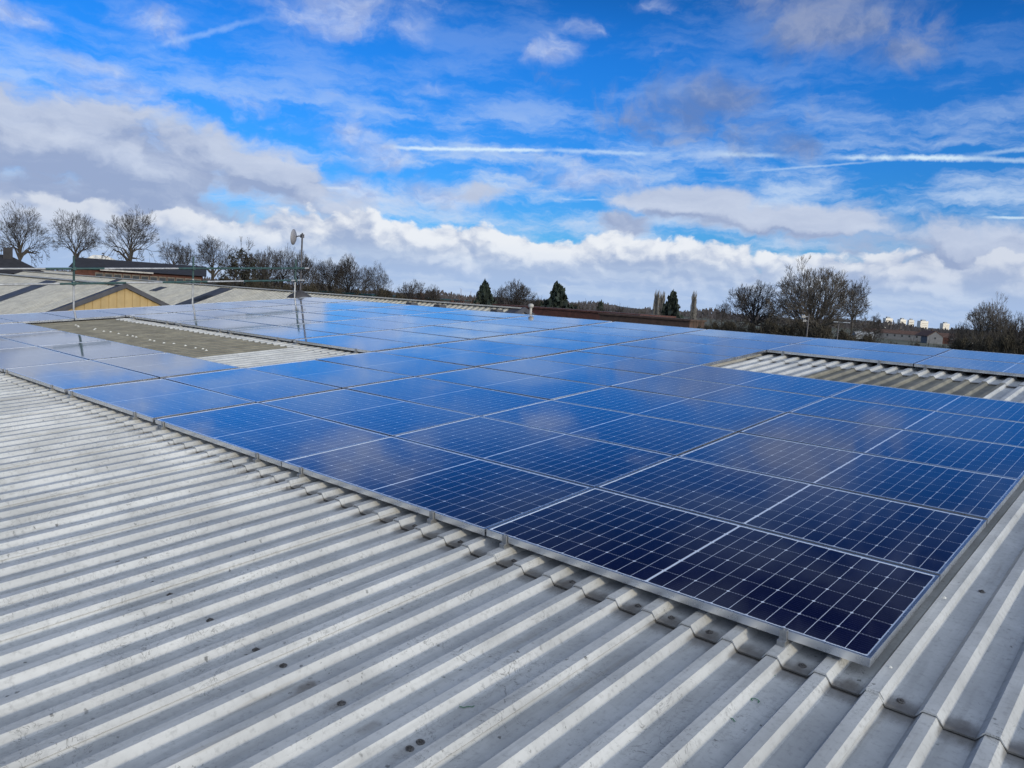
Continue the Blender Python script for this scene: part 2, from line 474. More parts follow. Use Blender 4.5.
def skylight_fn(N, b):
    p = coords(N)
    n1 = N.noise(p, 3, 8, 0.65); n2 = N.noise(N.v('MULTIPLY', p, (20, 2, 5)), 1.0, 6, 0.6)
    c = N.mix(N.ss(n1, 0.3, 0.7), (0.115, 0.105, 0.075), (0.20, 0.185, 0.135))
    c = N.mix(N.ss(n2, 0.45, 0.7, 0, 0.5), c, (0.08, 0.075, 0.055))
    N.put(b.inputs['Base Color'], c)
    b.inputs['Roughness'].default_value = 0.55
M_skylight = material('aged_translucent_sheet', skylight_fn)
M_strip = simple('dull_rooflight', (0.055, 0.050, 0.042), 0.5, var=0.3, scale=2)

def alu_fn(N, b):
    n = N.noise(coords(N), 7, 4, 0.6)
    N.put(b.inputs['Base Color'], N.mix(N.ss(n, .3, .7), (0.60, 0.62, 0.65), (0.68, 0.70, 0.73)))
    b.inputs['Metallic'].default_value = 0.95
    N.put(b.inputs['Roughness'], N.ss(n, .3, .7, 0.24, 0.30))
M_alu = material('anodised_aluminium', alu_fn)
M_clamp = simple('dull_clamp_metal', (0.30, 0.31, 0.32), 0.45, 0.7, .2, 40)
M_screw = simple('dark_screw', (0.10, 0.092, 0.085), 0.5, 0.4, .6, 120)
M_screw_pale = simple('pale_screw_cap', (0.6, 0.6, 0.56), 0.6, 0.0, .2, 80)
M_mark = simple('green_marker', (0.03, 0.16, 0.07), 0.7, var=.2)

# photovoltaic face: half cut cells under glass
HL, HW = 1.0483, 0.5265                 # half sizes of a module
CX, CY = 0.0852, 0.1683                 # cell pitch
def cells_fn(N, b):
    p = coords(N)
    x, y, z = N.xyz(p)
    oi = N.new('ShaderNodeObjectInfo')
    rnd = oi.outputs['Random']
    ax = N.m('SUBTRACT', N.m('ABSOLUTE', x), 0.0055)
    tx = N.m('DIVIDE', ax, CX); fx = N.m('FRACT', tx)
    dx = N.m('MULTIPLY', N.m('MINIMUM', fx, N.m('SUBTRACT', 1.0, fx)), CX)
    ty = N.m('ADD', N.m('DIVIDE', y, CY), 3.0); fy = N.m('FRACT', ty)
    dy = N.m('MULTIPLY', N.m('MINIMUM', fy, N.m('SUBTRACT', 1.0, fy)), CY)
    # every second line across is the true edge of a pseudo-square wafer
    f2 = N.m('FRACT', N.m('DIVIDE', ax, 2 * CX))
    d2 = N.m('MULTIPLY', N.m('MINIMUM', f2, N.m('SUBTRACT', 1.0, f2)), 2 * CX)
    chamf = N.m('MULTIPLY', N.ss(N.m('ADD', d2, dy), 0.0105, 0.0085), .95)
    lx = N.ss(dx, 0.0016, 0.0008); ly = N.ss(dy, 0.0015, 0.0008)
    # solder dots make the long lines look stitched
    stitch = N.ss(N.m('ABSOLUTE', N.m('SUBTRACT', N.m('FRACT', N.m('DIVIDE', x, 0.0140)), 0.5)), 0.34, 0.20, 0.35, 1.0)
    line = N.m('MAXIMUM', lx, N.m('MULTIPLY', ly, N.m('MULTIPLY', stitch, .85)))
    line = N.m('MAXIMUM', line, chamf)
    border = N.m('MAXIMUM', N.ss(ax, 0.001, 0.0002), N.m('MAXIMUM', N.ss(ax, CX * 12 - .0004, CX * 12 + .0004), N.ss(N.m('ABSOLUTE', y), CY * 3 - .0004, CY * 3 + .0004)))
    line = N.m('MAXIMUM', line, border)
    bus = N.ss(N.m('ABSOLUTE', N.m('SUBTRACT', N.m('FRACT', N.m('DIVIDE', y, CY / 9)), 0.5)), 0.030, 0.012)
    cell = N.comb(N.m('FLOOR', N.m('ADD', tx, N.m('MULTIPLY', N.m('GREATER_THAN', x, 0), 40))), N.m('FLOOR', ty), N.m('MULTIPLY', rnd, 50))
    wn = N.new('ShaderNodeTexWhiteNoise'); N.put(wn.inputs['Vector'], cell)
    base = N.mix(wn.outputs['Value'], (0.0024, 0.0028, 0.0230), (0.0030, 0.0038, 0.0310))
    base = N.mix(rnd, base, N.mix(0.5, base, (0.0024, 0.0044, 0.036)))
    base = N.mix(N.m('MULTIPLY', bus, 0.22), base, (0.30, 0.33, 0.40))
    c = N.mix(N.m('MULTIPLY', line, 0.92), base, (0.70, 0.76, 0.86))
    # thin film of dust
    d1 = N.noise(N.v('ADD', p, N.comb(N.m('MULTIPLY', rnd, 37), 0, 0)), 2.3, 7, 0.62)
    edge = N.ss(y, -HW + 0.16, -HW + 0.01, 0, 1.0)
    dust = N.m('ADD', N.ss(d1, 0.42, 0.78, 0.001, 0.010), N.m('MULTIPLY', N.m('MULTIPLY', edge, d1), 0.012))
    c = N.mix(dust, c, (0.30, 0.30, 0.31))
    N.put(b.inputs['Base Color'], c)
    N.put(b.inputs['Roughness'], N.ss(d1, 0.35, 0.75, 0.035, 0.085))
    b.inputs['IOR'].default_value = 1.45
    b.inputs['Sheen Weight'].default_value = 0.10
    b.inputs['Sheen Roughness'].default_value = 0.16
    b.inputs['Sheen Tint'].default_value = (0.86, 0.93, 1.0, 1)
    b.inputs['Coat Weight'].default_value = 0.75
    b.inputs['Coat IOR'].default_value = 1.5
    b.inputs['Coat Roughness'].default_value = 0.06
    b.inputs['Specular Tint'].default_value = (0.90, 0.96, 1.0, 1)
    n = N.noise(N.v('ADD', p, N.comb(N.m('MULTIPLY', rnd, 91), 0, 0)), 1.1, 2, 0.5)
    bump(N, b, n, 0.05, 0.05)
M_cells = material('half_cut_solar_cells', cells_fn)

M_steel = simple('galvanised_steel', (0.34, 0.35, 0.36), 0.45, 0.6, .25, 9)
M_green = simple('green_scaffold_paint', (0.015, 0.05, 0.05), 0.5, 0, .3, 9)
M_mast = simple('weathered_mast', (0.07, 0.07, 0.08), 0.5, 0.3, .3, 9)
M_dish = simple('grey_dish', (0.20, 0.20, 0.22), 0.5, 0.0, .15, 3)
M_lead = simple('lead_flashing', (0.045, 0.043, 0.045), 0.6, 0, .3, 4)
M_white = simple('white_paint', (0.72, 0.72, 0.70), 0.5, 0, .1, 4)
M_tan = simple('tan_cladding', (0.37, 0.27, 0.125), 0.6, 0, .12, 1.5)
M_dark = simple('dark_trim', (0.042, 0.044, 0.055), 0.6, 0, .3, 2)
M_brick = simple('red_brick', (0.075, 0.028, 0.020), 0.85, 0, .3, 3)
M_brick_brown = simple('brown_brick', (0.06, 0.036, 0.026), 0.85, 0, .3, 3)
M_slate = simple('dark_roof_tile', (0.018, 0.018, 0.022), 0.8, 0, .3, 2)
M_redtile = simple('brown_roof_tile', (0.075, 0.042, 0.032), 0.85, 0, .3, 1)
M_render = simple('grey_render', (0.30, 0.32, 0.34), 0.85, 0, .12, 1)
M_dullrender = simple('dull_grey_render', (0.125, 0.13, 0.14), 0.85, 0, .15, 1)
M_cream = simple('cream_render', (0.72, 0.68, 0.60), 0.8, 0, .08, .2)
M_towerglass = simple('pale_window_band', (0.38, 0.34, 0.28), 0.4, 0, .1, .3)
M_frame = simple('aged_white_frame', (0.34, 0.33, 0.31), 0.7, 0, .2, 4)
M_dimframe = simple('weathered_frame', (0.13, 0.115, 0.10), 0.7, 0, .3, 4)
M_glass = simple('dark_window_glass', (0.02, 0.025, 0.03), 0.15, 0, .2, 3)
M_wall = simple('grey_wall_cladding', (0.25, 0.26, 0.27), 0.7, 0, .15, 1)
M_bark = simple('winter_bark', (0.045, 0.040, 0.035), 0.9, 0, .35, 3)
M_poplar = simple('grey_poplar_twigs', (0.19, 0.18, 0.165), 0.9, 0, .3, 3)
M_twig = simple('winter_twigs', (0.032, 0.028, 0.026), 0.9, 0, .35, 2)
M_pale = simple('pale_bark', (0.085, 0.076, 0.066), 0.9, 0, .35, 3)
M_ivy = simple('ivy_leaves', (0.024, 0.024, 0.017), 0.7, 0, .5, 1.5)
M_conifer = simple('conifer_needles', (0.014, 0.024, 0.016), 0.8, 0, .5, 2)
M_hedge = simple('bare_hedge', (0.040, 0.034, 0.022), 0.9, 0, .5, .6)
M_rust = simple('rusty_shrub', (0.085, 0.040, 0.026), 0.9, 0, .5, .6)

# ------------------------------------------------------------------ ground and distant land
def ground_fn(N, b):
    p = coords(N)
    n = N.noise(p, 0.02, 8, 0.6); n2 = N.noise(p, 0.4, 6, 0.6)
    c = N.mix(N.ss(n, .4, .6), (0.05, 0.065, 0.03), (0.085, 0.075, 0.05))
    N.put(b.inputs['Base Color'], N.mix(N.ss(n2, .35, .7, 0, .5), c, (0.05, 0.05, 0.045)))
    b.inputs['Roughness'].default_value = 0.95
M_ground = material('winter_ground', ground_fn)
S = 9000
g = mesh_obj('ground', [(-S, -S, 0), (S, -S, 0), (S, S, 0), (-S, S, 0)], [(0, 1, 2, 3)], M_ground, loc=(0, 0, GROUND))
tag(g, kind='structure')
rnd = random.Random(5)
def hills():
    m = MB()
    az0, az1, n = -86, 4, 120
    prev = None
    for i in range(n + 1):
        a = rad(az0 + (az1 - az0) * i / n)
        h = 1.5 + 5.0 * (0.5 + 0.5 * math.sin(i * 0.21 + 1.0)) + 2.0 * math.sin(i * 0.57) + rnd.uniform(-.6, .6)
        R0, R1, R2 = 1500, 1750, 2300
        row = [(math.sin(a) * R0, math.cos(a) * R0, GROUND - 1), (math.sin(a) * R1, math.cos(a) * R1, GROUND + max(h, 1) * 1.6), (math.sin(a) * R2, math.cos(a) * R2, GROUND - 1)]
        if prev:
            m.quad(prev[0], row[0], row[1], prev[1]); m.quad(prev[1], row[1], row[2], prev[2])
        prev = row
    return m
tag(hills().build('hills', simple('far_hill_land', (0.06, 0.07, 0.075), .95, 0, .3, .004), smooth=True), kind='structure')

# ------------------------------------------------------------------ the warehouse roof under the viewer
UL, UR = -20.35, 6.65
CW, FW = 0.046, 0.026                   # crown width, flank run
def roof_rot(o):
    o.rotation_euler = (SLOPE, 0, 0); return o
def R(u, v, n=0.0):
    return Vector((u, v * math.cos(SLOPE) - n * math.sin(SLOPE), v * math.sin(SLOPE) + n * math.cos(SLOPE)))

def sheet_course(v0, v1, u0, u1, lift0, lift1, wid=5, thick=0.008, phase=0, rng=None, zp=Z_PAN, zc=Z_CROWN, pitch=PITCH, cw=CW, fw=FW, c0=CROWN0):
    """one course of overlapping trapezoidal sheets, each a metre wide, side lapped on every fifth ridge"""
    m = MB()
    k0 = math.floor((u0 - c0) / (pitch * wid)) - 1
    k1 = math.ceil((u1 - c0) / (pitch * wid)) + 1
    for k in range(k0, k1):
        # this sheet runs from ridge k*wid (underlap) to ridge (k+1)*wid (overlap, ends part way down the far flank)
        a = c0 + k * wid * pitch
        dz = (rng.uniform(-0.0008, 0.0008) if rng else 0)
        prof = [(a - cw / 2, zc)]
        for j in range(wid):
            c = a + j * pitch
            prof += [(c + cw / 2, zc), (c + cw / 2 + fw, zp), (c + pitch - cw / 2 - fw, zp), (c + pitch - cw / 2, zc)]
        c = a + wid * pitch
        # overlap: lies on top of the next sheet
        prof[-1] = (c - cw / 2 - 0.001, zc + 0.004)
        prof += [(c + cw / 2 + 0.003, zc + 0.004), (c + cw / 2 + 0.003 + fw * 0.62, zc + 0.004 - (zc - zp) * 0.62)]
        if prof[-1][0] < u0 or prof[0][0] > u1: continue
        prof = [(min(max(u, u0), u1), z) for u, z in prof]
        sk = rng.uniform(-0.006, 0.006) if rng else 0
        i = len(m.v); n = len(prof)
        for (v, lf, sh) in ((v0, lift0, sk), (v1, lift1, 0)):
            for (u, z) in prof: m.v.append((u, v + sh, z + lf + dz))
        for (u, z) in prof: m.v.append((u, v0 + sk, z + lift0 - thick + dz))
        for j in range(n - 1):
            if prof[j + 1][0] - prof[j][0] < 1e-6: continue
            m.f.append((i + j, i + j + 1, i + n + j + 1, i + n + j))           # top
            m.f.append((i + 2 * n + j, i + 2 * n + j + 1, i + j + 1, i + j))   # lower edge
        # side edge of the overlap
        i2 = len(m.v)
        u, z = prof[-1]
        m.v += [(u, v0 + sk, z + lift0 + dz), (u, v1, z + lift1 + dz), (u - 0.001, v1, z + lift1 - 0.004 + dz), (u - 0.001, v0 + sk, z + lift0 - 0.004 + dz)]
        m.f.append((i2, i2 + 3, i2 + 2, i2 + 1))
    return m

wh = empty('warehouse', (0, 0, GROUND))
tag(wh, 'warehouse roof of pale weathered corrugated sheets carrying the solar panels in the foreground', 'warehouse')
def wpart(o):
    o.parent = wh
    o.location = o.location + Vector((0, 0, -GROUND))
    return o
rr = random.Random(3)
LF = 0.013
SKY1, SKY2 = (CROWN0 - 17.4, CROWN0 - 10.4), (CROWN0 - 3.0, CROWN0 - 1.0)
for (v0, v1, cut, cv) in ((-8.0, LAPS[0] + .12, None, 0), (LAPS[0], LAPS[1] + .12, SKY1, 1.5), (LAPS[1], LAPS[2] + .12, SKY2, 6.1), (LAPS[2], 11.0, None, 0)):
    if cut is None:
        pieces = ((UL, UR, v1, 0.0),)
    else:                                # the sheets below a rooflight stop short
        pieces = ((UL, cut[0], v1, 0.0), (cut[1], UR, v1, 0.0), (cut[0], cut[1], cv, LF * (1 - (cv - v0) / (v1 - v0))))
    for u0, u1, ve, le in pieces:
        q = sheet_course(v0, ve, u0, u1, LF, le, rng=rr)
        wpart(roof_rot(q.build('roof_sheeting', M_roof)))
# rooflights let into the sheeting
for ((u0, u1), v0, v1) in ((SKY1, 1.38, LAPS[1] + .12), (SKY2, 5.98, LAPS[2] + .12)):
    wpart(roof_rot(sheet_course(v0, v1, u0 - .02, u1 + .02, .009, 0.0015, wid=5, thick=0.004).build('rooflight', M_skylight)))
# the far slope, ridge cap and walls
RY, RZ = R(0, 11.0).y, R(0, 11.0).z
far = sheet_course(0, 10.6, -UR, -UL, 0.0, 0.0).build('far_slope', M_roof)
far.rotation_euler = (SLOPE, 0, math.pi); far.location = (0, 2 * RY, 0)
wpart(far)
cap = MB()
for s in (1, -1):
    a = R(0, 11.0, -0.070)
    cap.quad((UL, a.y, a.z + .02), (UR, a.y, a.z + .02), (UR, a.y - s * .24, a.z + .004 - .24 * math.tan(SLOPE)), (UL, a.y - s * .24, a.z + .004 - .24 * math.tan(SLOPE)))
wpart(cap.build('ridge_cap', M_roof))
w = MB()
yb = R(0, -8, -.13); yt = R(0, 11, -.13)
for (u, t) in ((UL, .1), (UR - .1, .1)):
    w.prism([(u, yb.y + .02, GROUND), (u, 2 * RY - yb.y, GROUND), (u, 2 * RY - yb.y, yb.z), (u, yt.y, yt.z), (u, yb.y + .02, yb.z)], (t, 0, 0))
w.box(UL + .11, UR - .11, yb.y + .02, yb.y + .12, GROUND, yb.z - .02)
w.box(UL + .11, UR - .11, 2 * RY - yb.y - .12, 2 * RY - yb.y - .02, GROUND, yb.z - .02)
wpart(w.build('wall', M_wall))

# fixings
def screw_mesh():
    m = MB()
    m.tube([(0, 0, 0), (0, 0, .002), (0, 0, .004)], [.0165, .0165, .012], 12)
    m.tube([(0, 0, .004), (0, 0, .0075)], [.0085, .0078], 6)
    m.tube([(0, 0, .0075), (0, 0, .010)], [.006, .0045], 6)
    return m
scr = screw_mesh().build('screw', M_screw)
spots = []
for k in range(-22, 9):                 # purlin line across the foreground: alternate pans
    u = CROWN0 + .1 + k * .2
    if (k % 5) in (0, 2, 4) and u > -5.5 and u < 1.7: spots.append((u, -1.485 + rr.uniform(-.012, .012), Z_PAN + .0031, M_screw))
for k in range(-34, 8):                 # end lap fixings
    u = CROWN0 + .1 + k * .2
    if (k % 2 == 0 or k % 5 == 0) and u < 1.3: spots.append((u + rr.uniform(-.015, .015), -.052 + rr.uniform(-.008, .008), Z_PAN + .0135, M_screw))
for u, v in ((0.155, 1.25), (0.36, 1.27), (0.56, 1.22), (0.355, 2.65), (-1.05, -1.44)): spots.append((u, v, Z_PAN + (.013 * (1 - (v + .12) / 4.3) + .0008 if v > 0 else .0034), M_screw))
for u, v in ((0.05, .10), (0.05, .95)): spots.append((u, v, -.071, M_screw_pale))
first = True
for (u, v, n, mt) in spots:
    o = scr if first else link(bpy.data.objects.new('screw', scr.data.copy() if mt is not M_screw else scr.data))
    first = False
    if mt is not M_screw: o.data.materials[0] = mt
    o.location = R(u, v, n); o.rotation_euler = (SLOPE + rr.uniform(-.15, .15), rr.uniform(-.15, .15), rr.uniform(0, 3))
    wpart(o)
# pale fixings on the rooflight are a bead line along its purlin: one row of caps
for k in range(24):
    if k % 5 == 3: continue
    u = -16.6 + k * .26
    o = link(bpy.data.objects.new('screw', bpy.data.meshes['screw.pale'] if 'screw.pale' in bpy.data.meshes else scr.data.copy()))
    if 'screw.pale' not in bpy.data.meshes:
        o.data.name = 'screw.pale'; o.data.materials[0] = M_screw_pale
    o.scale = (1.5, 1.5, 1.5)
    o.location = R(CROWN0 + round((u - CROWN0) / .2) * .2, 2.90 + rr.uniform(-.06, .06), -.072)
    o.rotation_euler = (SLOPE, 0, 0)
    wpart(o)
# green marker squiggles
def squiggle(u, v, s, seed):
    r = random.Random(seed); m = MB(); a = r.uniform(0, 6); x = y = 0; pts = []
    for i in range(14):
        pts.append((x, y)); a += r.uniform(-.9, 1.1); x += math.cos(a) * s / 9; y += math.sin(a) * s / 9
    for (x0, y0), (x1, y1) in zip(pts, pts[1:]):
        dx, dy = x1 - x0, y1 - y0; l = math.hypot(dx, dy) + 1e-9; nx, ny = -dy / l * .0022, dx / l * .0022
        m.box(0, 0, 0, 0, 0, 0) if False else m.quad((x0 - nx, y0 - ny, 0), (x1 - nx, y1 - ny, 0), (x1 + nx, y1 + ny, 0), (x0 + nx, y0 + ny, 0))
    o = m.build('marker_squiggle', M_mark)
    o.location = R(u, v, Z_PAN + .0035 + max(0, LF * (1 - (v + 8) / 8)) * 0 + .0015); o.rotation_euler = (SLOPE, 0, 0)
    wpart(o)
for i, (u, v) in enumerate(((-.30, -.19), (-.27, -.42), (-.28, -.59), (-1.10, -1.20), (-.72, -1.30), (-1.52, -.45))): squiggle(u, v, .045, 40 + i)

# ------------------------------------------------------------------ solar panels
PU, PV = 2.0868 + 0.0198, 1.0731
TH = 0.040
LEFT = [0, PU, 2 * PU, 3 * PU, 8.53, 10.72, 12.86, 15.00, 17.25, 19.55]
def frame_mesh():
    m = MB(); lip = .011
    L, W = HL, HW
    m.box(-L, L, -W, -W + lip, -TH, 0)
    m.box(-L, L, W - lip, W, -TH, 0)
    m.box(-L, -L + .015, -W + lip + .0004, W - lip - .0004, -TH, -.0002)
    m.box(L - .015, L, -W + lip + .0004, W - lip - .0004, -TH, -.0002)
    return m
def bevel(o, w=.0012):
    b = o.modifiers.new('bevel', 'BEVEL'); b.width = w; b.segments = 2; b.limit_method = 'ANGLE'
frame0 = frame_mesh().build('frame', M_alu); bevel(frame0, .0006)
gm = MB(); gm.box(-HL + .011, HL - .011, -HW + .011, HW - .011, -.0075, -.0025)
glass0 = gm.build('glass', M_cells)
cm = MB()                               # end clamp on a short rail stub
cm.box(-.018, .018, -.030, .10, -.078, -.0415)
cm.box(-.016, .016, -.012, -.0025, -.0415, .0015)
cm.box(-.016, .016, -.0024, .009, .0005, .0030)
cm.tube([(0, -.007, .0015), (0, -.007, .007)], [.0045, .0045], 6)
clamp0 = cm.build('clamp', M_clamp); bevel(clamp0, .001)
ORD = ['first', 'second', 'third', 'fourth', 'fifth', 'sixth', 'seventh', 'eighth', 'ninth', 'tenth']
rp = random.Random(11)
used_proto = [False]; used_clamp = [False]
def add_child(proto, parent, loc=(0, 0, 0), first=False):
    o = proto if first else link(proto.copy())
    o.parent = parent; o.location = loc
    return o
for row in range(10):
    for c in range(9):
        if row in (6, 7) and c < 2: continue
        if row in (2, 3) and 4 <= c < 8: continue
        uc = -(LEFT[c] + LEFT[c + 1]) / 2
        if c == 0: uc = -HL
        vc = row * PV + HW
        e = empty('solar_panel', R(uc + rp.uniform(-.002, .002), vc, 0))
        # small errors of hand fitting tilt each pane differently
        e.rotation_euler = (SLOPE + rad(rp.uniform(-.26, .26)), rad(rp.uniform(-.2, .2)), 0)
        tint = 'corner blue-black' if (row, c) == (0, 0) else ('near dark blue' if row < 3 and c < 3 else ('pale reflecting' if (row > 6 or c > 4) else 'deep blue'))
        tag(e, f'{tint} panel, {ORD[row]} row from the front, {ORD[c]} column from the right', 'solar panel', 'solar panels on the warehouse roof')
        fst = not used_proto[0]; used_proto[0] = True
        add_child(frame0, e, first=fst); add_child(glass0, e, first=fst)
        if row == 0 or (row == 8 and c < 2) or (row == 4 and 4 <= c < 8):
            for du in (HL - .36, -HL + .18):
                cu = CROWN0 + round((uc + du - CROWN0) / PITCH) * PITCH
                cf = not used_clamp[0]; used_clamp[0] = True
                add_child(clamp0, e, (cu - uc, -HW, 0), cf)
#SECTION2

# ------------------------------------------------------------------ things on the warehouse ridge and its left edge
RIDGE = R(0, 11.0, -.05)
def scaffold():
    """tube edge protection clamped along the left verge: posts, two rails, couplers and feet are one rig"""
    e = empty('scaffold_guardrail', (-20.5, 0, 0))
    tag(e, 'green tipped scaffold tube guard rail with upright posts along the left roof edge', 'guard rail')
    tops = {4.3: 1.36, 7.4: 1.32, 10.7: 1.20}
    rv = {}
    for v in (-4.4, -1.5, 1.4, 4.3, 7.4, 10.7):
        b = R(-20.5, v, -.08); h = tops.get(v, 1.3)
        m = MB(); m.tube([(0, b.y, b.z - .5), (0, b.y, b.z + h)], [.0242, .0242], 10)
        p = m.build('post', M_steel, e)
        m = MB(); m.tube([(0, b.y, b.z + h - .62), (0, b.y, b.z + h + .002)], [.027, .027], 10)
        m.build('painted_end', M_green, p)
    def rail(h, v0, v1, dx, greens):
        a, c = R(-20.5, v0, 0), R(-20.5, v1, 0)
        za = a.z + h; zc = c.z + h - .30
        m = MB(); m.tube([(dx, a.y, za), (dx, c.y, zc)], [.0242, .0242], 10)
        r = m.build('rail', M_steel, e)
        for g0, g1 in greens:
            m = MB()
            pts = [(dx, a.y + (c.y - a.y) * t, za + (zc - za) * t) for t in (g0, g1)]
            m.tube(pts, [.0275, .0275], 10); m.build('painted_end', M_green, r)
    rail(1.14, -5, 11.15, .055, ((.02, .10), (.30, .40), (.535, .62), (.74, .99)))
    rail(0.77, -5, 11.0, .055, ((.06, .14), (.34, .42), (.56, .66), (.72, .80), (.87, .97)))
    for v in (-4.4, -1.5, 1.4, 4.3, 7.4, 10.7):
        t = (v + 5) / 16.15
        for h in (1.14, .77):
            b = R(-20.5, v, 0); z = b.z + h - .30 * t
            m = MB(); m.box(-.035, .09, b.y - .04, b.y + .04, z - .045, z + .045)
            o = m.build('coupler', M_green, e); bevel(o, .012)
scaffold()

def dish_mast():
    b = Vector((-20.72, RIDGE.y + .05, RIDGE.z))
    top = on_y(300.6, 233, b.y).z - b.z
    e = empty('dish_mast', b)
    tag(e, 'tall thin mast with a small round dish on top, standing at the roof corner', 'mast')
    m = MB(); m.tube([(0, 0, -.1), (0, 0, top)], [.030, .026], 10); m.build('pole', M_mast, e)
    m = MB(); m.tube([(0, 0, -.06), (0, 0, .03), (0, 0, .20)], [.42, .34, .05], 12); m.build('flashing', M_lead, e)
    # dish turned towards the left and slightly away
    dm = MB(); n = 20; rings = []
    for k, (r, d) in enumerate(((0.001, .075), (.09, .066), (.17, .042), (.24, 0.0), (.247, .0), (.245, .02), (.17, .062), (.001, .095))):
        i = len(dm.v)
        for j in range(n):
            a = 2 * math.pi * j / n
            dm.v.append((math.cos(a) * r, -d, math.sin(a) * r))
        rings.append(i)
    for r0, r1 in zip(rings, rings[1:]):
        for j in range(n): dm.f.append((r0 + j, r1 + j, r1 + (j + 1) % n, r0 + (j + 1) % n))
    ds = dm.build('dish', M_dish, e, True, loc=(-.26, -.16, top - .14), rot=(rad(3), 0, rad(128)))
    m = MB()
    m.tube([(0, 0, top - .10), (-.11, -.06, top - .10), (-.20, -.115, top - .13)], [.02, .02, .02], 8)
    m.box(-.045, .045, -.045, .045, top - .15, top - .04)
    m.build('bracket', M_mast, e)
dish_mast()

def vent_pipe():
    p = on_y(530.5, 313.5, RIDGE.y + .25)
    b = Vector((p.x, RIDGE.y + .25, RIDGE.z - .03))
    h = on_y(530, 303.5, b.y).z - b.z
    e = empty('vent_pipe', b)
    tag(e, 'short white vent pipe with a flat cowl poking above the array ridge', 'vent pipe')
    m = MB(); m.tube([(0, 0, -.05), (0, 0, h - .08)], [.032, .032], 12); m.build('pipe', M_frame, e, True)
    m = MB(); m.tube([(0, 0, h - .095), (0, 0, h - .08), (0, 0, h - .03), (0, 0, h)], [.036, .066, .066, .03], 14); m.build('cowl', M_frame, e, True)
vent_pipe()

for i, (px, py, lab) in enumerate(((412, 301.5, 'low dark roof vent behind the array ridge, left one near the bushes'), (440, 303.5, 'low dark roof vent behind the array ridge, between two others'), (497, 308.5, 'low dark roof vent where the cream roof meets the red wall'))):
    Y = 13.2
    p = on_y(px, py, Y); zb = RIDGE.z - (Y - RIDGE.y) * math.tan(SLOPE) - .06
    e = empty('roof_vent', (p.x, Y, zb)); tag(e, lab, 'roof vent', 'roof vents behind the ridge')
    h = max(.08, (p.z - zb + .05) * .8)
    m = MB(); m.box(-.13, .13, -.10, .10, -.02, h * .55); m.build('base', M_lead, e)
    m = MB(); m.prism([(-.19, -.14, h * .55 + .002), (.19, -.14, h * .55 + .002), (.12, -.14, h), (-.12, -.14, h)], (0, .28, 0)); o = m.build('hood', M_lead, e); bevel(o, .02)

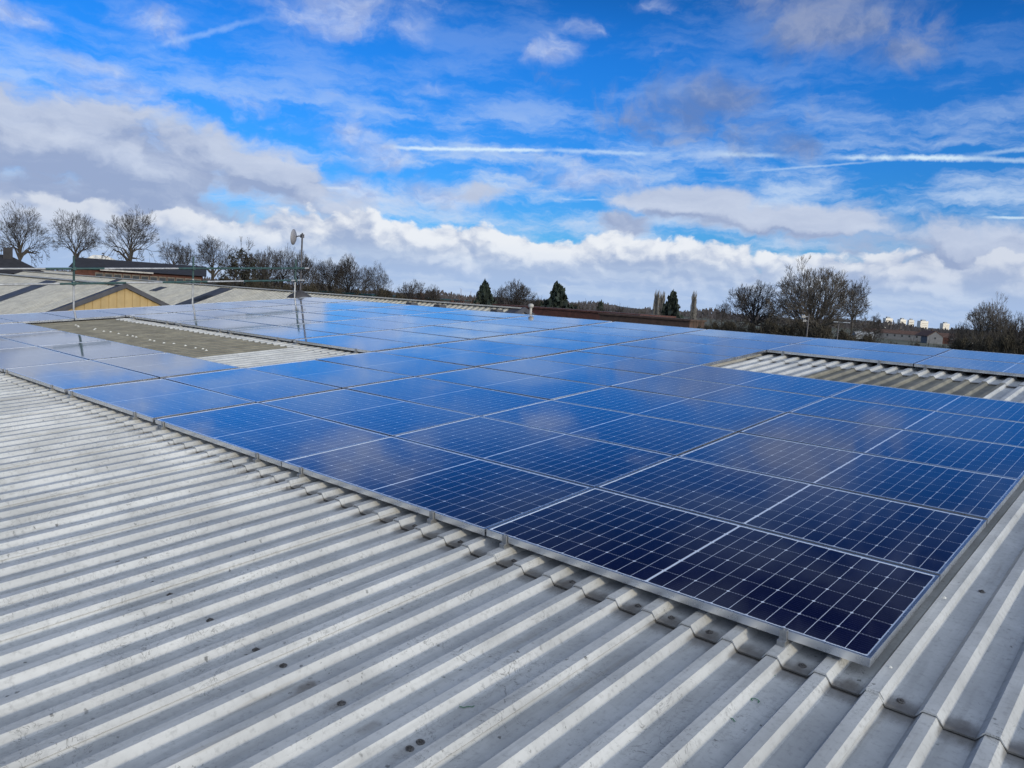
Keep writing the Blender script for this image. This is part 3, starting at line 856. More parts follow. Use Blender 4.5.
# ------------------------------------------------------------------ neighbouring factory sheds
def shed(name, x0, x1, ry, rz, half, pitch_deg, label, cat, gable=False, strips=(), patches=()):
    e = empty(name, ((x0 + x1) / 2, ry, GROUND)); tag(e, label, cat)
    ox = -(x0 + x1) / 2; oz = -GROUND
    tp = math.tan(rad(pitch_deg)); sl = rad(pitch_deg)
    L = half / math.cos(sl)
    for s in (1, -1):
        c = sheet_course(0, L, x0, x1, 0, 0, wid=8, zp=-.05, zc=0.0, pitch=.34, cw=.12, fw=.05, c0=.1)
        if s < 0:
            c.v = [(x0 + x1 - u, v, z) for u, v, z in c.v]
        # v runs up the slope: ridge at v = L
        verts = []
        for (u, v, z) in c.v:
            yy = -(L - v) * math.cos(sl) - z * math.sin(sl); zz = -(L - v) * math.sin(sl) + z * math.cos(sl)
            verts.append((u + ox, yy * s, zz + rz + oz))
        mesh_obj('roof_slope', verts, c.f, M_shed, e)
    m = MB()
    for s in (1, -1):
        m.quad((x0 + ox, 0, rz + oz + .05), (x1 + ox, 0, rz + oz + .05), (x1 + ox, -s * .16, rz + oz + .05 - .16 * tp + .01), (x0 + ox, -s * .16, rz + oz + .05 - .16 * tp + .01))
    m.build('ridge_cap', M_shed, e)
    for xs, width, l0, l1 in strips:
        m = MB(); xs += ox
        def q(l, n): return (-(l) * math.cos(sl) - n * math.sin(sl), rz + oz - l * math.sin(sl) + n * math.cos(sl))
        for (la, lb) in ((l0, l1),):
            a, b = q(la, .012), q(lb, .012); a2, b2 = q(la, .002), q(lb, .002)
            m.prism([(xs - width / 2, a[0], a[1]), (xs - width / 2, b[0], b[1]), (xs - width / 2, b2[0], b2[1]), (xs - width / 2, a2[0], a2[1])], (width, 0, 0))
        m.build('rooflight', M_strip, e)
    ez = rz - half * tp
    w = MB()
    w.box(x0 + .2 + ox, x1 - .2 + ox, -half + .15, -half + .3, 0, ez + oz - .05)
    w.box(x0 + .2 + ox, x1 - .2 + ox, half - .3, half - .15, 0, ez + oz - .05)
    w.build('wall', M_wall, e)
    g = MB(); n = int(half * 2 / .16)
    for k in range(n):                                   # ribbed end cladding
        ya, yb = -half + k * 2 * half / n, -half + (k + 1) * 2 * half / n
        za, zb = rz + oz - abs(ya) * tp - .1, rz + oz - abs(yb) * tp - .1
        d = .03 if k % 2 else 0
        g.prism([(x1 - .12 + d + ox, ya, 0), (x1 - .12 + d + ox, yb, 0), (x1 - .12 + d + ox, yb, zb), (x1 - .12 + d + ox, ya, za)], (-.1, 0, 0))
    g.build('gable_cladding', M_tan if gable else M_wall, e)
    for s in (1, -1):                                    # barge boards
        m = MB(); dp = .20
        m.prism([(x1 - .06 + ox, 0, rz + oz + .075), (x1 - .06 + ox, s * (half + .1), rz + oz + .075 - (half + .1) * tp), (x1 - .06 + ox, s * (half + .1), rz + oz + .075 - dp - (half + .1) * tp), (x1 - .06 + ox, 0, rz + oz + .075 - dp)], (.10, 0, 0))
        m.build('barge_board', M_dark, e)
        m = MB()
        def q2(l, n): return (s * (l * math.cos(sl) + n * math.sin(sl)), rz + oz - l * math.sin(sl) + n * math.cos(sl))
        a, b, a2, b2 = q2(0, .02), q2(L, .02), q2(0, .006), q2(L, .006)
        m.prism([(x1 - .60 + ox, a[0], a[1]), (x1 - .60 + ox, b[0], b[1]), (x1 - .60 + ox, b2[0], b2[1]), (x1 - .60 + ox, a2[0], a2[1])], (.56, 0, 0))
        m.build('verge_flashing', M_dark, e)
    return e
def xat(px, py, Y): return on_y(px, py, Y).x
shed('gabled_shed', -78, -33.6, 10.95, .86, 5.3, 24, 'cream roofed shed with a tan ribbed gable end beside the solar roof', 'shed', True,
     [(xat(57, 278, 10.95), 1.5, .25, 4.6), (-60, 1.5, .25, 4.6)])
shed('long_shed', -82, -20.4, 21.6, .97, 5.3, 22, 'long cream roofed shed with dark rooflight strips, behind the tan gable and the mast', 'shed', False,
     [(xat(231, 290, 21.6), 1.5, .25, 4.0), (xat(224, 294, 21.0), .9, 1.6, 2.6), (xat(176, 288, 21.6), 1.0, 0.9, 1.7), (xat(122, 281, 21.6), 1.1, .2, .8)])
shed('rear_shed', -150, -84, 40, 1.12, 7, 14, 'furthest cream roofed shed below the long dark building on the left', 'shed', False,
     [(xat(38, 273, 39), 3.0, .6, 1.6), (xat(150, 277, 39), 2.2, 1.2, 2.2)])

# long low walls and buildings further back
def wall_building(name, pa, pb, Y, depth, matw, label, cat, cop=None, bays=0):
    a, b = on_y(*pa, Y), on_y(*pb, Y)
    z = (a.z + b.z) / 2
    e = empty(name, ((a.x + b.x) / 2, Y, GROUND)); tag(e, label, cat)
    h = z - GROUND; hw = (b.x - a.x) / 2
    MB().box(-hw, hw, 0, depth, 0, h - .12).build('wall', matw, e)
    MB().box(-hw - .1, hw + .1, -.1, depth + .1, h - .118, h).build('coping', cop or M_dark, e)
    for k in range(bays):
        x = -hw + (k + .5) * 2 * hw / bays
        MB().box(x - .6, x + .6, -.03, .05, h - 1.9, h - .9).build('window', M_glass, e)
    return e
wall_building('brick_building', (494, 304.5), (640, 313.6), 46, 5, M_brick, 'long low red brick building running behind the array ridge', 'building', M_brick, 12)
wall_building('brown_building', (600, 312.6), (690, 319.6), 42, 2, M_brick_brown, 'low brown brick wall in front of the right end of the red building', 'wall', M_brick_brown)
wall_building('flat_roofed_building', (205, 283.5), (372, 293.5), 50, 16, M_dark, 'flat dark green edged roof in front of the tree row behind the mast', 'building', M_green)

def facing(name, px, py, dist, label, cat, turn=0):
    p = at(px, py, dist); az, _ = azel(px, py)
    e = empty(name, (p.x, p.y, GROUND), (0, 0, rad(-az + turn))); tag(e, label, cat)
    cosv = ray(px, py).normalized().dot(CAM_ROT @ Vector((0, 0, -1)))
    return e, dist / (F_PX / cosv) , p.z - GROUND

def hip_house():
    e, s, top = facing('brick_house', 3, 254, 88, 'dark hip roofed house with a square chimney behind the leftmost big tree', 'house')
    w = 50 * s; d = 9; eav = top - 1.75
    MB().box(-w * .9, w * .78, 0, d, 0, eav).build('wall', M_brick_brown, e)
    m = MB(); a = (-w, -.4, eav); b = (w * .85, -.4, eav); c = (w * .85, d + .4, eav); dd = (-w, d + .4, eav); r0 = (-w * .5, d / 2, top); r1 = (w * .1, d / 2, top)
    m.poly([a, b, r1, r0]); m.poly([b, c, r1]); m.poly([c, dd, r0, r1]); m.poly([dd, a, r0]); m.poly([dd, c, b, a])
    rf = m.build('roof', M_slate, e)
    MB().box(.0, .8, 3.4, 4.3, top - .6, top + .70).build('chimney', M_slate, rf)
    for k in range(4):
        x = -w * .7 + k * w * .42
        MB().box(x - .6, x + .6, -.04, .06, eav - 1.6, eav - .4).build('window', M_glass, e)
hip_house()
def school():
    e, s, top = facing('school_building', 140, 261, 84, 'long dark roofed building with a row of white framed windows under bare trees', 'building', -4)
    w = 58 * s; eav = top - 1.05
    MB().box(-w, w, 0, 12, 0, eav).build('wall', M_brick, e)
    m = MB(); m.prism([(-w - .4, -.6, eav), (-w - .4, 12.6, eav), (-w - .4, 9, top), (-w - .4, 5, top)], (2 * w + .8, 0, 0)); m.build('roof', M_slate, e)
    MB().box(-w * .60, w * .22, -.68, -.605, eav - .10, eav + .03).build('fascia', M_frame, e)
    for k in range(12):
        x = -w * .62 + k * w * .14
        f = MB().box(x - .36, x + .36, -.06, .04, eav - 1.35, eav - .30).build('window', M_dimframe, e)
        MB().box(x - .28, x + .28, -.075, -.061, eav - 1.25, eav - .42).build('pane', M_glass, f)
    e, s, top = facing('pale_roofed_hall', 103, 255.6, 104, 'hall with a pale shallow roof showing over the long dark building', 'building')
    w = 17 * s
    MB().box(-w, w, 0, 9, 0, top - .8).build('wall', M_brick_brown, e)
    m = MB(); m.prism([(-w - .3, -.4, top - .8), (w + .3, -.4, top - .8), (w * .2, -.4, top), (-w * .5, -.4, top)], (0, 10, 0)); m.build('roof', M_white, e)
school()

def right_houses():
    e, s, top = facing('gabled_house', 936, 331.2, 430, 'grey gabled house with a brown tiled roof, below the cream towers', 'house', 24)
    eav = top - 2.6; d = 14
    hw = 7.5 * s
    MB().box(-hw, hw, 0, d * .5, 0, eav).build('wall', M_dullrender, e)
    m = MB(); m.prism([(-hw, -.02, eav), (hw, -.02, eav), (0, -.02, top - .08)], (0, .12, 0)); m.build('gable', M_dullrender, e)
    m = MB(); m.prism([(-hw - .3, -.2, eav - .3), (0, -.2, top - .2), (hw + .3, -.2, eav - .3), (hw + .3, -.2, eav), (0, -.2, top + .1), (-hw - .3, -.2, eav)], (0, d, 0)); rf = m.build('roof', M_redtile, e)
    MB().box(-.25, .25, 4, 4.6, top - .3, top + .7).build('chimney', M_brick_brown, rf)
    MB().box(-.4, .4, -.07, -.025, eav - 1.3, eav - .4).build('window', M_glass, e)
    # its side range with a shop sign pale band
    e, s, top = facing('tiled_house', 951, 333.6, 450, 'brown tiled house right of the grey gable, its wall half hidden by hedge', 'house', 3)
    w = 13 * s; eav = top - 2.2
    MB().box(-w, w, 0, 7, 0, eav).build('wall', M_brick, e)
    m = MB(); m.prism([(-w - .2, -.3, eav), (-w - .2, 7.3, eav), (-w - .2, 3.5, top)], (2 * w + .4, 0, 0)); m.build('roof', M_redtile, e)
    for x in (-w * .75, w * .05):
        f = MB().box(x - .7, x + .7, -.06, .04, eav - .8, eav - .15).build('window', M_white, e)
        MB().box(x - .55, x + .55, -.075, -.061, eav - .7, eav - .28).build('pane', M_glass, f)
    e, s, top = facing('white_cottage_row', 896, 330, 480, 'row of low white cottages under a long brown roof, left of grey gable', 'houses')
    w = 30 * s; eav = top - 2.0
    MB().box(-w, w, 0, 8, 0, eav).build('wall', M_dullrender, e)
    m = MB(); m.prism([(-w - .3, -.4, eav), (-w - .3, 8.4, eav), (-w - .3, 4, top)], (2 * w + .6, 0, 0)); rf = m.build('roof', M_redtile, e)
    for x in (-w * .5, w * .1, w * .7): MB().box(x - .4, x + .4, 3.6, 4.4, top - .3, top + .6).build('chimney', M_brick_brown, rf)
    for k in range(9):
        x = -w * .9 + k * w * .22
        MB().box(x - .42, x + .42, -.05, .03, eav - 1.5, eav - .45).build('window', M_glass, e)
    e, s, top = facing('small_bungalow', 866, 331.5, 400, 'small bungalow with a grey roof at the foot of the large bare tree', 'house', 20)
    w = 9 * s; eav = top - 1.8
    MB().box(-w, w, 0, 6, 0, eav).build('wall', M_render, e)
    m = MB(); m.prism([(-w - .2, -.3, eav), (-w - .2, 6.3, eav), (-w - .2, 3, top)], (2 * w + .4, 0, 0)); m.build('roof', M_wall, e)
right_houses()

TW = [(888, 319.8, 8.5, 'leftmost cream tower block on the horizon, the broadest lit face'), (902, 321.0, 7.5, 'second cream tower block from the left on the horizon'),
      (911, 321.6, 6.0, 'third cream tower block on the horizon, narrow and half shaded'), (923, 322.6, 9.5, 'fourth and widest cream tower block, above the white cottages'),
      (945, 325.0, 8.0, 'rightmost cream tower block on the horizon, standing apart')]
for i, (px, py, wp, lab) in enumerate(TW):
    e, s, top = facing('tower_block', px, py - 1.6, 1300 + 60 * i, lab, 'tower block', (28, 35, 20, 30, 33)[i])
    e['group'] = 'tower blocks on the horizon'
    w = wp * s / 2 / 1.2
    MB().box(-w, w, -w * .8, w * .8, 0, top).build('wall', M_cream, e)
    MB().box(-w * .45, w * .45, -w * .4, w * .4, top + .02, top + 2.2).build('plant_room', M_render, e)
    nf = int(top / 3)
    for k in range(nf):
        z = k * 3 + 1.2
        m = MB(); m.box(-w * .8, w * .8, -w * .8 - .12, -w * .8 - .02, z, z + .8)
        m.build('window_band', M_towerglass, e)

def lamp(px, top_y, dist, lab, heads):
    e, s, top = facing('lamp_post', px, top_y, dist, lab, 'lamp post')
    MB().tube([(0, 0, 0), (0, 0, top)], [.07, .045], 8).build('pole', M_mast, e)
    for (x, z, w, h, mt) in heads:
        MB().tube([(0, 0, top + z), (x, -.1, top + z)], [.03, .03], 6).build('arm', M_steel, e)
        o = MB().box(x - w / 2, x + w / 2, -.32, -.06, top + z - h / 2, top + z + h / 2).build('lamp_head', mt, e); bevel(o, .02)
lamp(809, 314, 62, 'pale floodlight pole with two white heads, in front of the large tree', [(-.36, -.22, .26, .20, M_frame), (-.26, -.52, .22, .16, M_frame)])
lamp(839, 321.5, 66, 'plain thin lamp pole with a short crossbar, right of the floodlight pole', [(.55, -.05, .5, .08, M_steel), (-.25, -.05, .3, .08, M_steel)])
def sign(px, py, dist, w, h, lab, mt):
    e, s, top = facing('signboard', px, py, dist, lab, 'sign')
    MB().box(-w / 2, w / 2, -.05, 0, top - h, top).build('board', mt, e)
    for x in (-w * .4, w * .4): MB().tube([(x, .05, 0), (x, .05, top - .05)], [.04, .04], 6).build('post', M_steel, e)
sign(958.5, 342.2, 74, .32, .34, 'tiny white sign low in the dark hedge, left of a wider one', M_white)
sign(969, 342.4, 76, .62, .26, 'wider cream sign low in the dark hedge at the right', M_cream)

# ------------------------------------------------------------------ trees
def bare_tree(seed, fork=.42, spread=.55, levels=6, stems=1, up=.25, twig=.010, trunk_r=.022, kids=(2, 3), side=.6, shrink=.74, limb=None, tmin=.0022, kids0=None):
    """limbs of a winter tree, about 1 unit tall: returns (trunk builder, crown builder)"""
    r = random.Random(seed); T, Cn = MB(), MB()
    def grow(p, d, L, rd, lev):
        segs = 3 if lev < 4 else 2
        pts = [p]; rs = [rd]; q = p.copy(); dd = d.copy()
        for k in range(segs):
            dd = (dd + Vector((r.uniform(-1, 1), r.uniform(-1, 1), r.uniform(-.6, .9))) * (.06 + .025 * lev)).normalized()
            q = q + dd * (L / segs); pts.append(q.copy()); rs.append(max(tmin, rd * (1 - .38 * (k + 1) / segs)))
        (T if lev < 2 else Cn).tube(pts, rs, 6 if lev < 2 else (4 if lev < 4 else 3), cap=False)
        if lev >= levels: return
        n = kids0 if (kids0 and lev == 0) else r.choice(kids)
        for j in range(n):
            ax = Vector((r.uniform(-1, 1), r.uniform(-1, 1), r.uniform(-1, 1))); ax = ax - dd * ax.dot(dd)
            if ax.length < 1e-3: continue
            ax.normalize()
            nd = (dd + ax * spread * r.uniform(.55, 1.25) + Vector((0, 0, up * r.uniform(.2, 1)))).normalized()
            grow(q, nd, (limb if (limb and lev == 0) else L * shrink) * r.uniform(.75, 1.15), max(tmin, rs[-1] * r.uniform(.7, .92)), lev + 1)
        for j, pt in enumerate(pts[1:-1]):
            if lev >= 1 and r.random() < side:
                ax = Vector((r.uniform(-1, 1), r.uniform(-1, 1), r.uniform(-.2, .8))).normalized()
                grow(pt, (dd * .5 + ax).normalized(), L * shrink * r.uniform(.5, .8), max(tmin, rs[j + 1] * .6), lev + 1 + (lev < levels - 1))
    for s in range(stems):
        d0 = Vector((0, 0, 1)) if stems == 1 else Vector((r.uniform(-.5, .5), r.uniform(-.5, .5), 1)).normalized()
        grow(Vector((r.uniform(-.03, .03) * (stems > 1), r.uniform(-.03, .03) * (stems > 1), 0)), d0, fork * (1 if stems == 1 else r.uniform(.6, 1)), trunk_r * (1 if stems == 1 else .6), 0)
    return T, Cn
def dome_tree(seed, trunk=1.0, limbs=8, low=28, levels=6, L0=.30, shrink=.80, spread=.40, tr=.050, tmin=.0019, side=.45, kids=(2, 2, 3), lean=.02, high=76):
    """a winter tree whose limbs fan out from one fork and split again and again until fine twigs form a rounded dome"""
    r = random.Random(seed); T, Cn = MB(), MB()
    def limb(p, d, L, rd, lev):
        segs = 3 if lev < 3 else 2
        pts = [p]; rs = [rd]; q = p.copy(); dd = d.copy()
        for k in range(segs):
            dd = (dd + Vector((r.uniform(-1, 1), r.uniform(-1, 1), r.uniform(-.8, 1))) * (.07 + .02 * lev)).normalized()
            q = q + dd * (L / segs); pts.append(q.copy()); rs.append(max(tmin, rd * (1 - .30 * (k + 1) / segs)))
        (T if lev < 1 else Cn).tube(pts, rs, 5 if lev < 2 else (4 if lev < 4 else 3), cap=False)
        if lev >= levels: return
        n = r.choice(kids); ph = r.uniform(0, 6.283)
        u = dd.cross(Vector((.3, .5, .8))).normalized(); w = dd.cross(u)
        for j in range(n):
            an = ph + 6.283 * j / n + r.uniform(-.4, .4); s2 = spread * r.uniform(.6, 1.3)
            nd = (dd + (u * math.cos(an) + w * math.sin(an)) * s2 + Vector((0, 0, lean))).normalized()
            limb(q, nd, L * shrink * r.uniform(.8, 1.15), max(tmin, rs[-1] * (.80 if n == 2 else .70)), lev + 1)
        for j, pt in enumerate(pts[1:-1]):
            if r.random() < side:
                an = r.uniform(0, 6.283); nd = (dd * .75 + (u * math.cos(an) + w * math.sin(an)) * .75).normalized()
                limb(pt, nd, L * shrink * r.uniform(.6, .9), max(tmin, rs[j + 1] * .5), min(levels, lev + 2))
    top = Vector((r.uniform(-.03, .03), r.uniform(-.03, .03), trunk))
    T.tube([(0, 0, 0), tuple(top * .5 + Vector((.012, 0, 0))), tuple(top)], [tr * 1.25, tr * 1.05, tr * .95], 8, cap=False)
    for j in range(limbs):
        a = 6.283 * (j * .618) + r.uniform(-.3, .3); e = rad(low + (high - low) * ((j + .5) / limbs) ** .9)
        d = Vector((math.cos(a) * math.cos(e), math.sin(a) * math.cos(e), math.sin(e)))
        st = top * (1 - .16 * r.random() * (j < limbs * .6))
        limb(st, d, L0 * r.uniform(.85, 1.15), tr * r.uniform(.42, .62), 0)
    return T, Cn
def norm(T, Cn):
    """scale to unit height and unit half width"""
    cx = sum(v[0] for v in Cn.v) / len(Cn.v); cy = sum(v[1] for v in Cn.v) / len(Cn.v); cz = sum(v[2] for v in Cn.v) / len(Cn.v)
    for b in (T, Cn): b.v = [(v[0] - cx * v[2] / cz, v[1] - cy * v[2] / cz, v[2]) for v in b.v]
    zs = [v[2] for v in Cn.v]; h = sorted(zs)[int(len(zs) * .988)]
    xs = sorted(abs(v[0]) for v in Cn.v); w = xs[int(len(xs) * .94)]
    for b in (T, Cn): b.v = [(v[0] / w, v[1] / w, v[2] / h) for v in b.v]
    return T, Cn
def crown_norm(TC, ratio, trunk=1.0, k=1.3):
    """unit height, unit half width; ratio is the planted height over half width, k stretches the crown upwards"""
    T, Cn = TC
    cx = sum(v[0] for v in Cn.v) / len(Cn.v); cy = sum(v[1] for v in Cn.v) / len(Cn.v)
    xs = sorted(abs(v[0] - cx) for v in Cn.v); w = xs[int(len(xs) * .965)]
    zs = sorted((v[2] - trunk) * k for v in Cn.v); ch = zs[int(len(zs) * .99)]
    t = max(.35 * ch, ratio * w - ch); H = t + ch
    def f(v):
        x, y, z = v
        z2 = z * t / trunk if z < trunk else t + (z - trunk) * k
        a = min(1, max(0, (z2 / t)))
        return ((x - cx * a) / w, (y - cy * a) / w, z2 / H)
    for b in (T, Cn): b.v = [f(v) for v in b.v]
    return T, Cn
def cards(m, r, n, size, fn, slim=.5, zk=1.0):
    for _ in range(n):
        p = Vector(fn(r)); a = Vector((r.gauss(0, 1), r.gauss(0, 1), r.gauss(0, 1))).normalized(); b = a.cross(Vector((r.gauss(0, 1), r.gauss(0, 1), r.gauss(0, 1)))).normalized()
        s = size * r.uniform(.5, 1.5); a.z *= zk; b.z *= zk
        m.quad(tuple(p - a * s - b * s * slim), tuple(p + a * s - b * s * slim), tuple(p + a * s * .8 + b * s * slim), tuple(p - a * s + b * s * slim * 1.2))
def conifer(seed):
    r = random.Random(seed); T, Cn = MB(), MB()
    T.tube([(0, 0, 0), (0, 0, .5), (0, 0, .97)], [.07, .05, .012], 7)
    lev = 26
    for k in range(lev):
        z = .10 + .90 * k / lev; rr_ = (1 - (k / lev) ** 1.25) * r.uniform(.78, 1.08) + .03
        for j in range(11):
            a = r.uniform(0, 6.283); L = rr_ * r.uniform(.6, 1.08)
            for q in range(7):
                t = (q + r.random()) / 7
                p = Vector((math.cos(a) * L * t, math.sin(a) * L * t, z - .05 * t + .06 * t * t))
                cards(Cn, r, 2, .055 * (1.15 - .5 * t), lambda r: p + Vector((r.gauss(0, .03), r.gauss(0, .03), r.gauss(0, .012))))
    cards(Cn, r, 30, .02, lambda r: (r.gauss(0, .015), r.gauss(0, .015), r.uniform(.93, 1.0)))
    return T, Cn
def bush(seed, n=5200, size=.060, twigs=True):
    r = random.Random(seed)
    T, Cn = bare_tree(seed, .30, .6, 5, 6, .3, .012, .022, (2, 3), .7, .78)
    T, Cn = norm(T, Cn)
    for m_ in (T, Cn): m_.v = [(v[0], v[1], v[2] * .92) for v in m_.v]
    lobes = []
    for _ in range(16):
        x, y = r.uniform(-.72, .72), r.uniform(-.72, .72); q = r.uniform(.20, .34)
        lobes.append((x, y, .97 - .26 * (x * x + y * y) - q * .30 * r.uniform(.8, 1.5), q))
    def f(r):
        x, y, z, q = r.choice(lobes)
        a, e = r.uniform(0, 6.283), r.uniform(-1, 1); k = r.random() ** .5
        c = math.sqrt(1 - e * e)
        dz = e * q * .28 * k
        if r.random() < .25: dz -= r.random() * .45
        return (x + math.cos(a) * c * q * k, y + math.sin(a) * c * q * k, max(.02, z + dz))
    cards(Cn, r, n, size, f, .12, .42)
    return T, Cn
def ivy_tree(seed):
    T, Cn = norm(*dome_tree(seed, 1.0, 9, 25, 5, .30, .80, .40, .05, .0034))
    r = random.Random(seed); base = [Vector(v) for v in T.v + Cn.v[::5]]
    pts = [p for p in base if .5 < p.z < .97]
    cl = [r.choice(pts) for _ in range(60)]
    def f(r):
        c = r.choice(cl); return (c.x + r.gauss(0, .11), c.y + r.gauss(0, .11), c.z + r.gauss(0, .022))
    L = MB(); cards(L, r, 2400, .045, f, .5, .22)
    return T, Cn, L
def poplar(seed):
    r = random.Random(seed); T, Cn = MB(), MB()
    T.tube([(0, 0, 0), (.02, 0, .5), (0, .02, .98)], [.11, .07, .02], 6)
    for k in range(420):
        z = r.uniform(.08, .93); a = r.uniform(0, 6.283); L = r.uniform(.10, .22) * (1 - .3 * z)
        rr_ = r.uniform(.5, 1.0) * (1 - abs(z - .45) * .9)
        p0 = Vector((0, 0, z - .02)); p1 = Vector((math.cos(a) * rr_ * .6, math.sin(a) * rr_ * .6, z + L * .4)); p2 = p1 + Vector((math.cos(a) * rr_ * .3, math.sin(a) * rr_ * .3, L * .7))
        Cn.tube([p0, p1, p2], [.035, .03, .022], 3, cap=False)
    return T, Cn

PROTO = {}
def make_proto(key, parts):
    me = []
    for nm, b, mt in parts:
        m = bpy.data.meshes.new(nm); m.from_pydata([tuple(v) for v in b.v], [], b.f); m.materials.append(mt); m.update()
        me.append((nm, m))
    PROTO[key] = me
def P2(key, TC, m1, m2, n1='trunk', n2='crown'): make_proto(key, [(n1, TC[0], m1), (n2, TC[1], m2)])
P2('oak0', crown_norm(dome_tree(21, 1.0, 11, 6, 6, .30, .80, .42, .048, .0027, .40), 6.0), M_bark, M_twig)
P2('oak1', crown_norm(dome_tree(35, 1.0, 12, 6, 6, .30, .80, .40, .048, .0027, .36), 6.0), M_bark, M_twig)
P2('oak2', crown_norm(dome_tree(47, 1.0, 9, 10, 6, .30, .80, .44, .048, .0027, .40), 6.0), M_bark, M_twig)
P2('slim0', crown_norm(dome_tree(58, 1.0, 9, 10, 6, .30, .79, .42, .050, .0040, .40), 6.5, 1.0, 1.5), M_bark, M_twig)
P2('slim1', crown_norm(dome_tree(64, 1.0, 11, 6, 6, .30, .79, .44, .050, .0040, .40), 6.5, 1.0, 1.4), M_bark, M_twig)
P2('round0', crown_norm(dome_tree(71, 1.0, 18, 2, 7, .32, .78, .36, .070, .0028, .32), 3.2, 1.0, 1.25), M_bark, M_pale)
P2('round1', crown_norm(dome_tree(86, 1.0, 15, 2, 6, .30, .80, .42, .060, .0036, .45), 4.6, 1.0, 1.35), M_bark, M_twig)
P2('conifer0', conifer(4), M_bark, M_conifer)
P2('conifer1', conifer(9), M_bark, M_conifer)
P2('bush0', bush(101), M_bark, M_hedge, 'stem', 'foliage')
P2('bush1', bush(117), M_bark, M_hedge, 'stem', 'foliage')
P2('rust0', bush(131, 4000), M_bark, M_rust, 'stem', 'foliage')
P2('twiggy0', bush(149, 150, .03), M_bark, M_twig, 'stem', 'foliage')
P2('poplar0', poplar(15), M_bark, M_poplar)
T_, C_, L_ = ivy_tree(77)
make_proto('ivy0', [('trunk', T_, M_bark), ('crown', C_, M_twig), ('ivy', L_, M_ivy)])

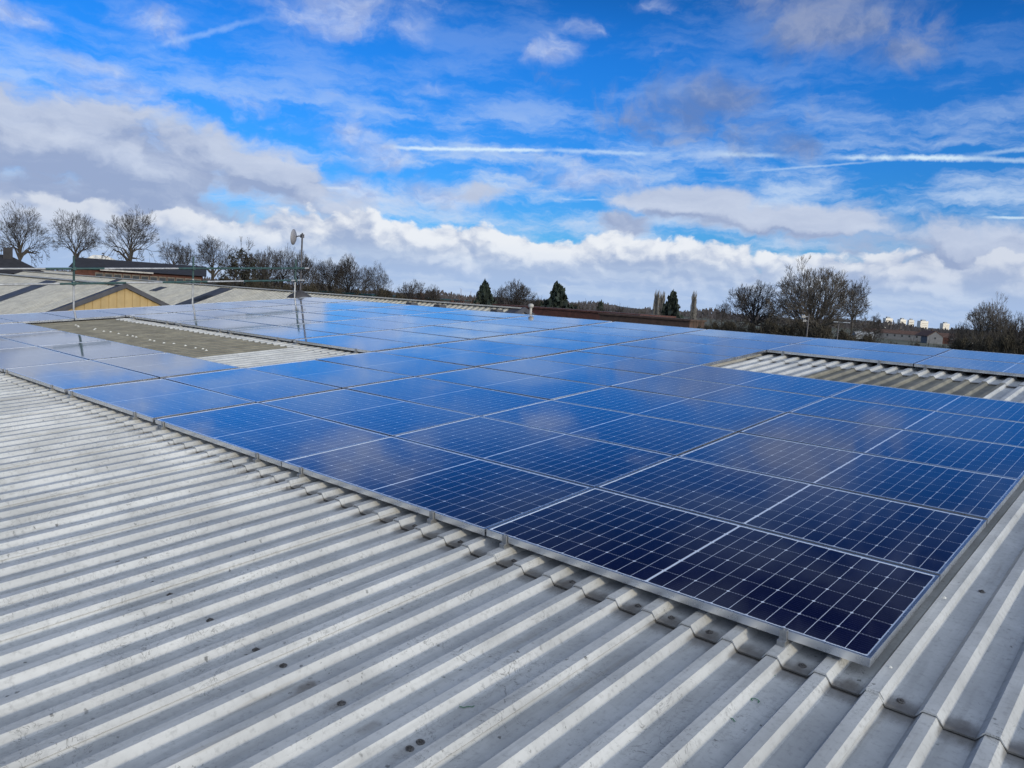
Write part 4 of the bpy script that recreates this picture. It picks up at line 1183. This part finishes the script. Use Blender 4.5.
def plant(key, name, px, top_y, half_px, dist, label, cat, group, rot=None, floor=None):
    p = at(px, top_y, dist); cosv = ray(px, top_y).normalized().dot(CAM_ROT @ Vector((0, 0, -1)))
    e = empty(name, (p.x, p.y, GROUND)); tag(e, label, cat, group)
    h = p.z - GROUND; w = half_px * dist / (F_PX / cosv)
    az, _ = azel(px, top_y)
    e.rotation_euler = (0, 0, rad(-az) + (rot if rot is not None else 0))
    for nm, me in PROTO[key]:
        o = link(bpy.data.objects.new(nm, me)); o.parent = e; o.scale = (w, w, h)
    return e
G1 = 'bare trees on the left skyline'; G2 = 'tree row behind the mast'; G3 = 'shrubs behind the array ridge'; G4 = 'conifers on the skyline'; G5 = 'bare trees on the right skyline'; G6 = 'hedge along the right'
for a in [
    ('oak0', 'bare_tree', 20, 208, 23, 98, 'leftmost large bare tree, standing beside the chimney of the dark house', 'tree', G1, .4),
    ('oak2', 'bare_tree', 77, 214, 19, 96, 'large bare tree with two dark stems behind the nearest scaffold post', 'tree', G1, 1.2),
    ('oak1', 'bare_tree', 132, 212, 22, 96, 'large bare tree with an even fan shaped crown over the long dark building', 'tree', G1, 2.2),
    ('oak1', 'bare_tree', 174, 242, 13, 150, 'faint small bare tree between the fan shaped tree and the middle post', 'tree', G1, .1),
    ('slim0', 'bare_tree', 185, 246, 9, 150, 'faint thin bare tree close left of the middle scaffold post', 'tree', G1, .9),
    ('oak2', 'bare_tree', 211, 239, 20, 108, 'bare round tree just right of the middle scaffold post', 'tree', G1, 3.0),
    ('ivy0', 'ivy_clad_tree', 246, 246, 20, 92, 'dark ivy clad tree left of the dish mast', 'tree', G2, .3),
    ('round1', 'bare_tree', 268, 251, 15, 96, 'bare tree in the row, next right of the ivy clad tree', 'tree', G2, .5),
    ('oak1', 'bare_tree', 284, 249, 13, 98, 'bare tree in the row, immediately left of the mast', 'tree', G2, 1.9),
    ('round1', 'bare_tree', 302, 255, 14, 94, 'bare tree in the row, directly behind the mast', 'tree', G2, 2.6),
    ('oak1', 'bare_tree', 318, 261, 10, 98, 'lower bare tree in the row at the end of the scaffold rail', 'tree', G2, 4.0),
    ('round1', 'bare_tree', 331, 262, 14, 96, 'bushy bare tree right of the scaffold rail end', 'tree', G2, 3.3),
    ('round1', 'bare_tree', 348, 258, 14, 95, 'tallest bare tree right of the mast', 'tree', G2, 5.2),
    ('oak2', 'bare_tree', 366, 268, 12, 92, 'brownish twiggy tree, first of the pair before the low shrubs', 'tree', G2, .2),
    ('oak0', 'bare_tree', 379, 266, 12, 92, 'brownish twiggy tree, last of the tall row before the low shrubs', 'tree', G2, 2.2),
    ('round1', 'bare_shrub', 414, 283, 14, 88, 'thin bare shrub above the left roof vent', 'shrub', G3, .6),
    ('round1', 'bare_shrub', 433, 288, 11, 88, 'smaller thin bare shrub between the left and middle roof vents', 'shrub', G3, 1.6),
    ('conifer0', 'conifer', 485, 284, 40, 90, 'dark broad conifer at the left end of the red building', 'conifer', G4, .2),
    ('slim0', 'bare_shrub', 500, 288, 7, 98, 'thin bare shrub between the left conifer and the round grey shrub', 'shrub', G3, .2),
    ('round1', 'bare_shrub', 517, 283, 18, 92, 'round grey bare shrub just left of the white vent pipe', 'shrub', G3, 2.6),
    ('conifer1', 'conifer', 558.5, 286, 48, 90, 'largest dark conifer, over the middle of the red building', 'conifer', G4, 1.0),
    ('conifer0', 'conifer', 600.5, 303.5, 20, 110, 'smallest conifer, a dark cone right of the largest one', 'conifer', G4, 1.7),
    ('poplar0', 'poplar', 657, 295, 5, 130, 'pale narrow poplar touching the left side of the dark conifer', 'tree', 'poplars by the dark conifer', .3),
    ('poplar0', 'poplar', 662.5, 296, 5, 132, 'second pale narrow poplar squeezed against the dark conifer', 'tree', 'poplars by the dark conifer', 1.3),
    ('conifer1', 'conifer', 673, 293.5, 32, 100, 'dark bushy conifer between the pale poplars', 'conifer', G4, 2.6),
    ('poplar0', 'poplar', 694.5, 296, 5, 130, 'lone pale poplar right of the dark bushy conifer', 'tree', 'poplars by the dark conifer', 2.3),
    ('slim0', 'bare_tree', 724, 303.5, 7, 120, 'small sparse bare tree between the lone poplar and the round bare tree', 'tree', G5, .3),
    ('round1', 'bare_tree', 757, 285, 24, 86, 'round dark bare tree left of the largest one', 'tree', G5, .3),
    ('round0', 'bare_tree', 818, 271, 43, 84, 'largest bare tree, many pale limbs spreading in a broad fan', 'tree', G5, .2),
    ('slim1', 'bare_tree', 857, 282, 12, 88, 'bare tree on the right flank of the largest tree', 'tree', G5, 1.1),
    ('slim0', 'bare_tree', 876, 316, 8, 100, 'low bare tree left of the cream towers', 'tree', G5, 2.1),
    ('round0', 'bare_tree', 992, 306, 28, 80, 'broad bare tree rising from the hedge at the right edge', 'tree', G5, 2.4),
    ('round1', 'bare_tree', 1018, 317, 16, 80, 'lower bare tree cut by the right edge of the view', 'tree', G5, .9),
    ('round1', 'bare_tree', 962, 326, 12, 86, 'low dark bare tree right of the brown tiled house', 'tree', G5, 1.9)]:
    plant(*a)
r4 = random.Random(8)
def hedge(list_, name, group, labels):
    for i, ((key, px, ty, hp, d), lab) in enumerate(zip(list_, labels)):
        plant(key, name, px, ty, hp, d, lab, 'shrub', group, r4.uniform(0, 6))
hedge([('bush0', 402, 290, 14, 84), ('rust0', 421, 296, 14, 84), ('bush1', 438, 296, 13, 84), ('rust0', 456, 296, 14, 86), ('rust0', 474, 299, 12, 86), ('bush0', 385, 284, 13, 86), ('bush1', 362, 285, 14, 88), ('bush1', 338, 284, 16, 90), ('bush0', 310, 281, 16, 90), ('bush1', 282, 278, 16, 90), ('bush0', 255, 274, 16, 90), ('bush0', 226, 272, 14, 92)],
      'low_shrub', 'low shrubs under the tree row',
      ['dark low shrub below the thin bare shrub at the row end', 'rust brown low shrub behind the left roof vent', 'dark low shrub behind the middle roof vent', 'rust brown low shrub left of the broad conifer', 'smallest rust brown shrub touching the broad conifer', 'dark shrub at the foot of the last twiggy tree',
       'dark shrub under the twiggy pair of trees', 'dark shrub under the tallest tree right of the mast', 'dark shrub just right of the mast foot', 'dark shrub just left of the mast foot', 'dark shrub under the ivy clad tree', 'dark shrub under the round tree by the middle post'])
hedge([('bush0', 540, 296, 10, 98), ('bush1', 578, 300, 12, 98), ('twiggy0', 592, 304, 12, 98), ('twiggy0', 620, 305, 16, 110), ('bush1', 641, 309, 12, 110)],
      'distant_shrub', 'shrubs behind the red building',
      ['low dark shrub right behind the white vent pipe', 'low dark shrub right of the largest conifer', 'thin twiggy shrub beside the smallest conifer', 'wide twiggy shrub right of the smallest conifer', 'low dark shrub left of the pale poplars'])
hedge([('bush0', 702, 318, 9, 41), ('bush1', 712, 316, 12, 78), ('bush0', 729, 317, 14, 78), ('bush1', 748, 318, 16, 76), ('bush0', 772, 316, 18, 74), ('bush1', 797, 314, 20, 74), ('bush0', 822, 320, 18, 72), ('bush1', 846, 324, 16, 74), ('bush0', 868, 331, 13, 78), ('bush1', 892, 337.5, 14, 72), ('bush0', 915, 339, 13, 72), ('bush1', 938, 341, 13, 72), ('bush0', 962, 333, 14, 72), ('bush1', 984, 329, 18, 70), ('bush0', 1008, 329, 18, 68), ('bush1', 1034, 328, 18, 68)],
      'hedge_bush', G6,
      ['brown hedge bush hiding the right end of the brown wall', 'brown hedge bush just right of the brown wall end', 'brown hedge bush under the small sparse tree', 'dark hedge bush left of the round bare tree', 'dark hedge bush under the round bare tree', 'dark hedge bush left of the floodlight pole', 'dark hedge bush between the floodlight pole and the thin lamp pole', 'dark hedge bush right of the thin lamp pole', 'hedge bush in front of the small bungalow', 'low hedge bush under the white cottages', 'low hedge bush left of the grey gabled house',
       'low hedge bush in front of the grey gabled house', 'hedge bush beside the tiny white sign', 'thick hedge bush behind the wider cream sign', 'thick hedge bush under the broad tree at the right', 'thick hedge bush at the right edge of the view'])

# a far wood along the land behind everything: nobody could count its trees
def far_wood():
    m = MB(); r = random.Random(77)
    for k in range(16000):
        a = rad(r.uniform(-84, 2)); Rr = r.uniform(900, 1300)
        hh = 6.5 + 2.6 * math.sin(a * 37) + 2.0 * math.sin(a * 91 + 1)
        c = Vector((math.sin(a) * Rr, math.cos(a) * Rr, GROUND)); z = r.random() ** 1.5 * hh
        t = Vector((math.cos(a), -math.sin(a), 0)); s = r.uniform(.9, 2.4)
        c.z += min(z, hh * 1.25)
        b = Vector((r.gauss(0, .3), r.gauss(0, .3), 1)).normalized()
        m.quad(tuple(c - t * s * .5), tuple(c + t * s * .5), tuple(c + t * s * .2 + b * s * 2.2), tuple(c - t * s * .15 + b * s * 2.2))
    o = m.build('distant_wood', simple('distant_wood_twigs', (0.06, 0.055, 0.058), .95, 0, .4, .05))
    tag(o, kind='stuff')
far_wood()
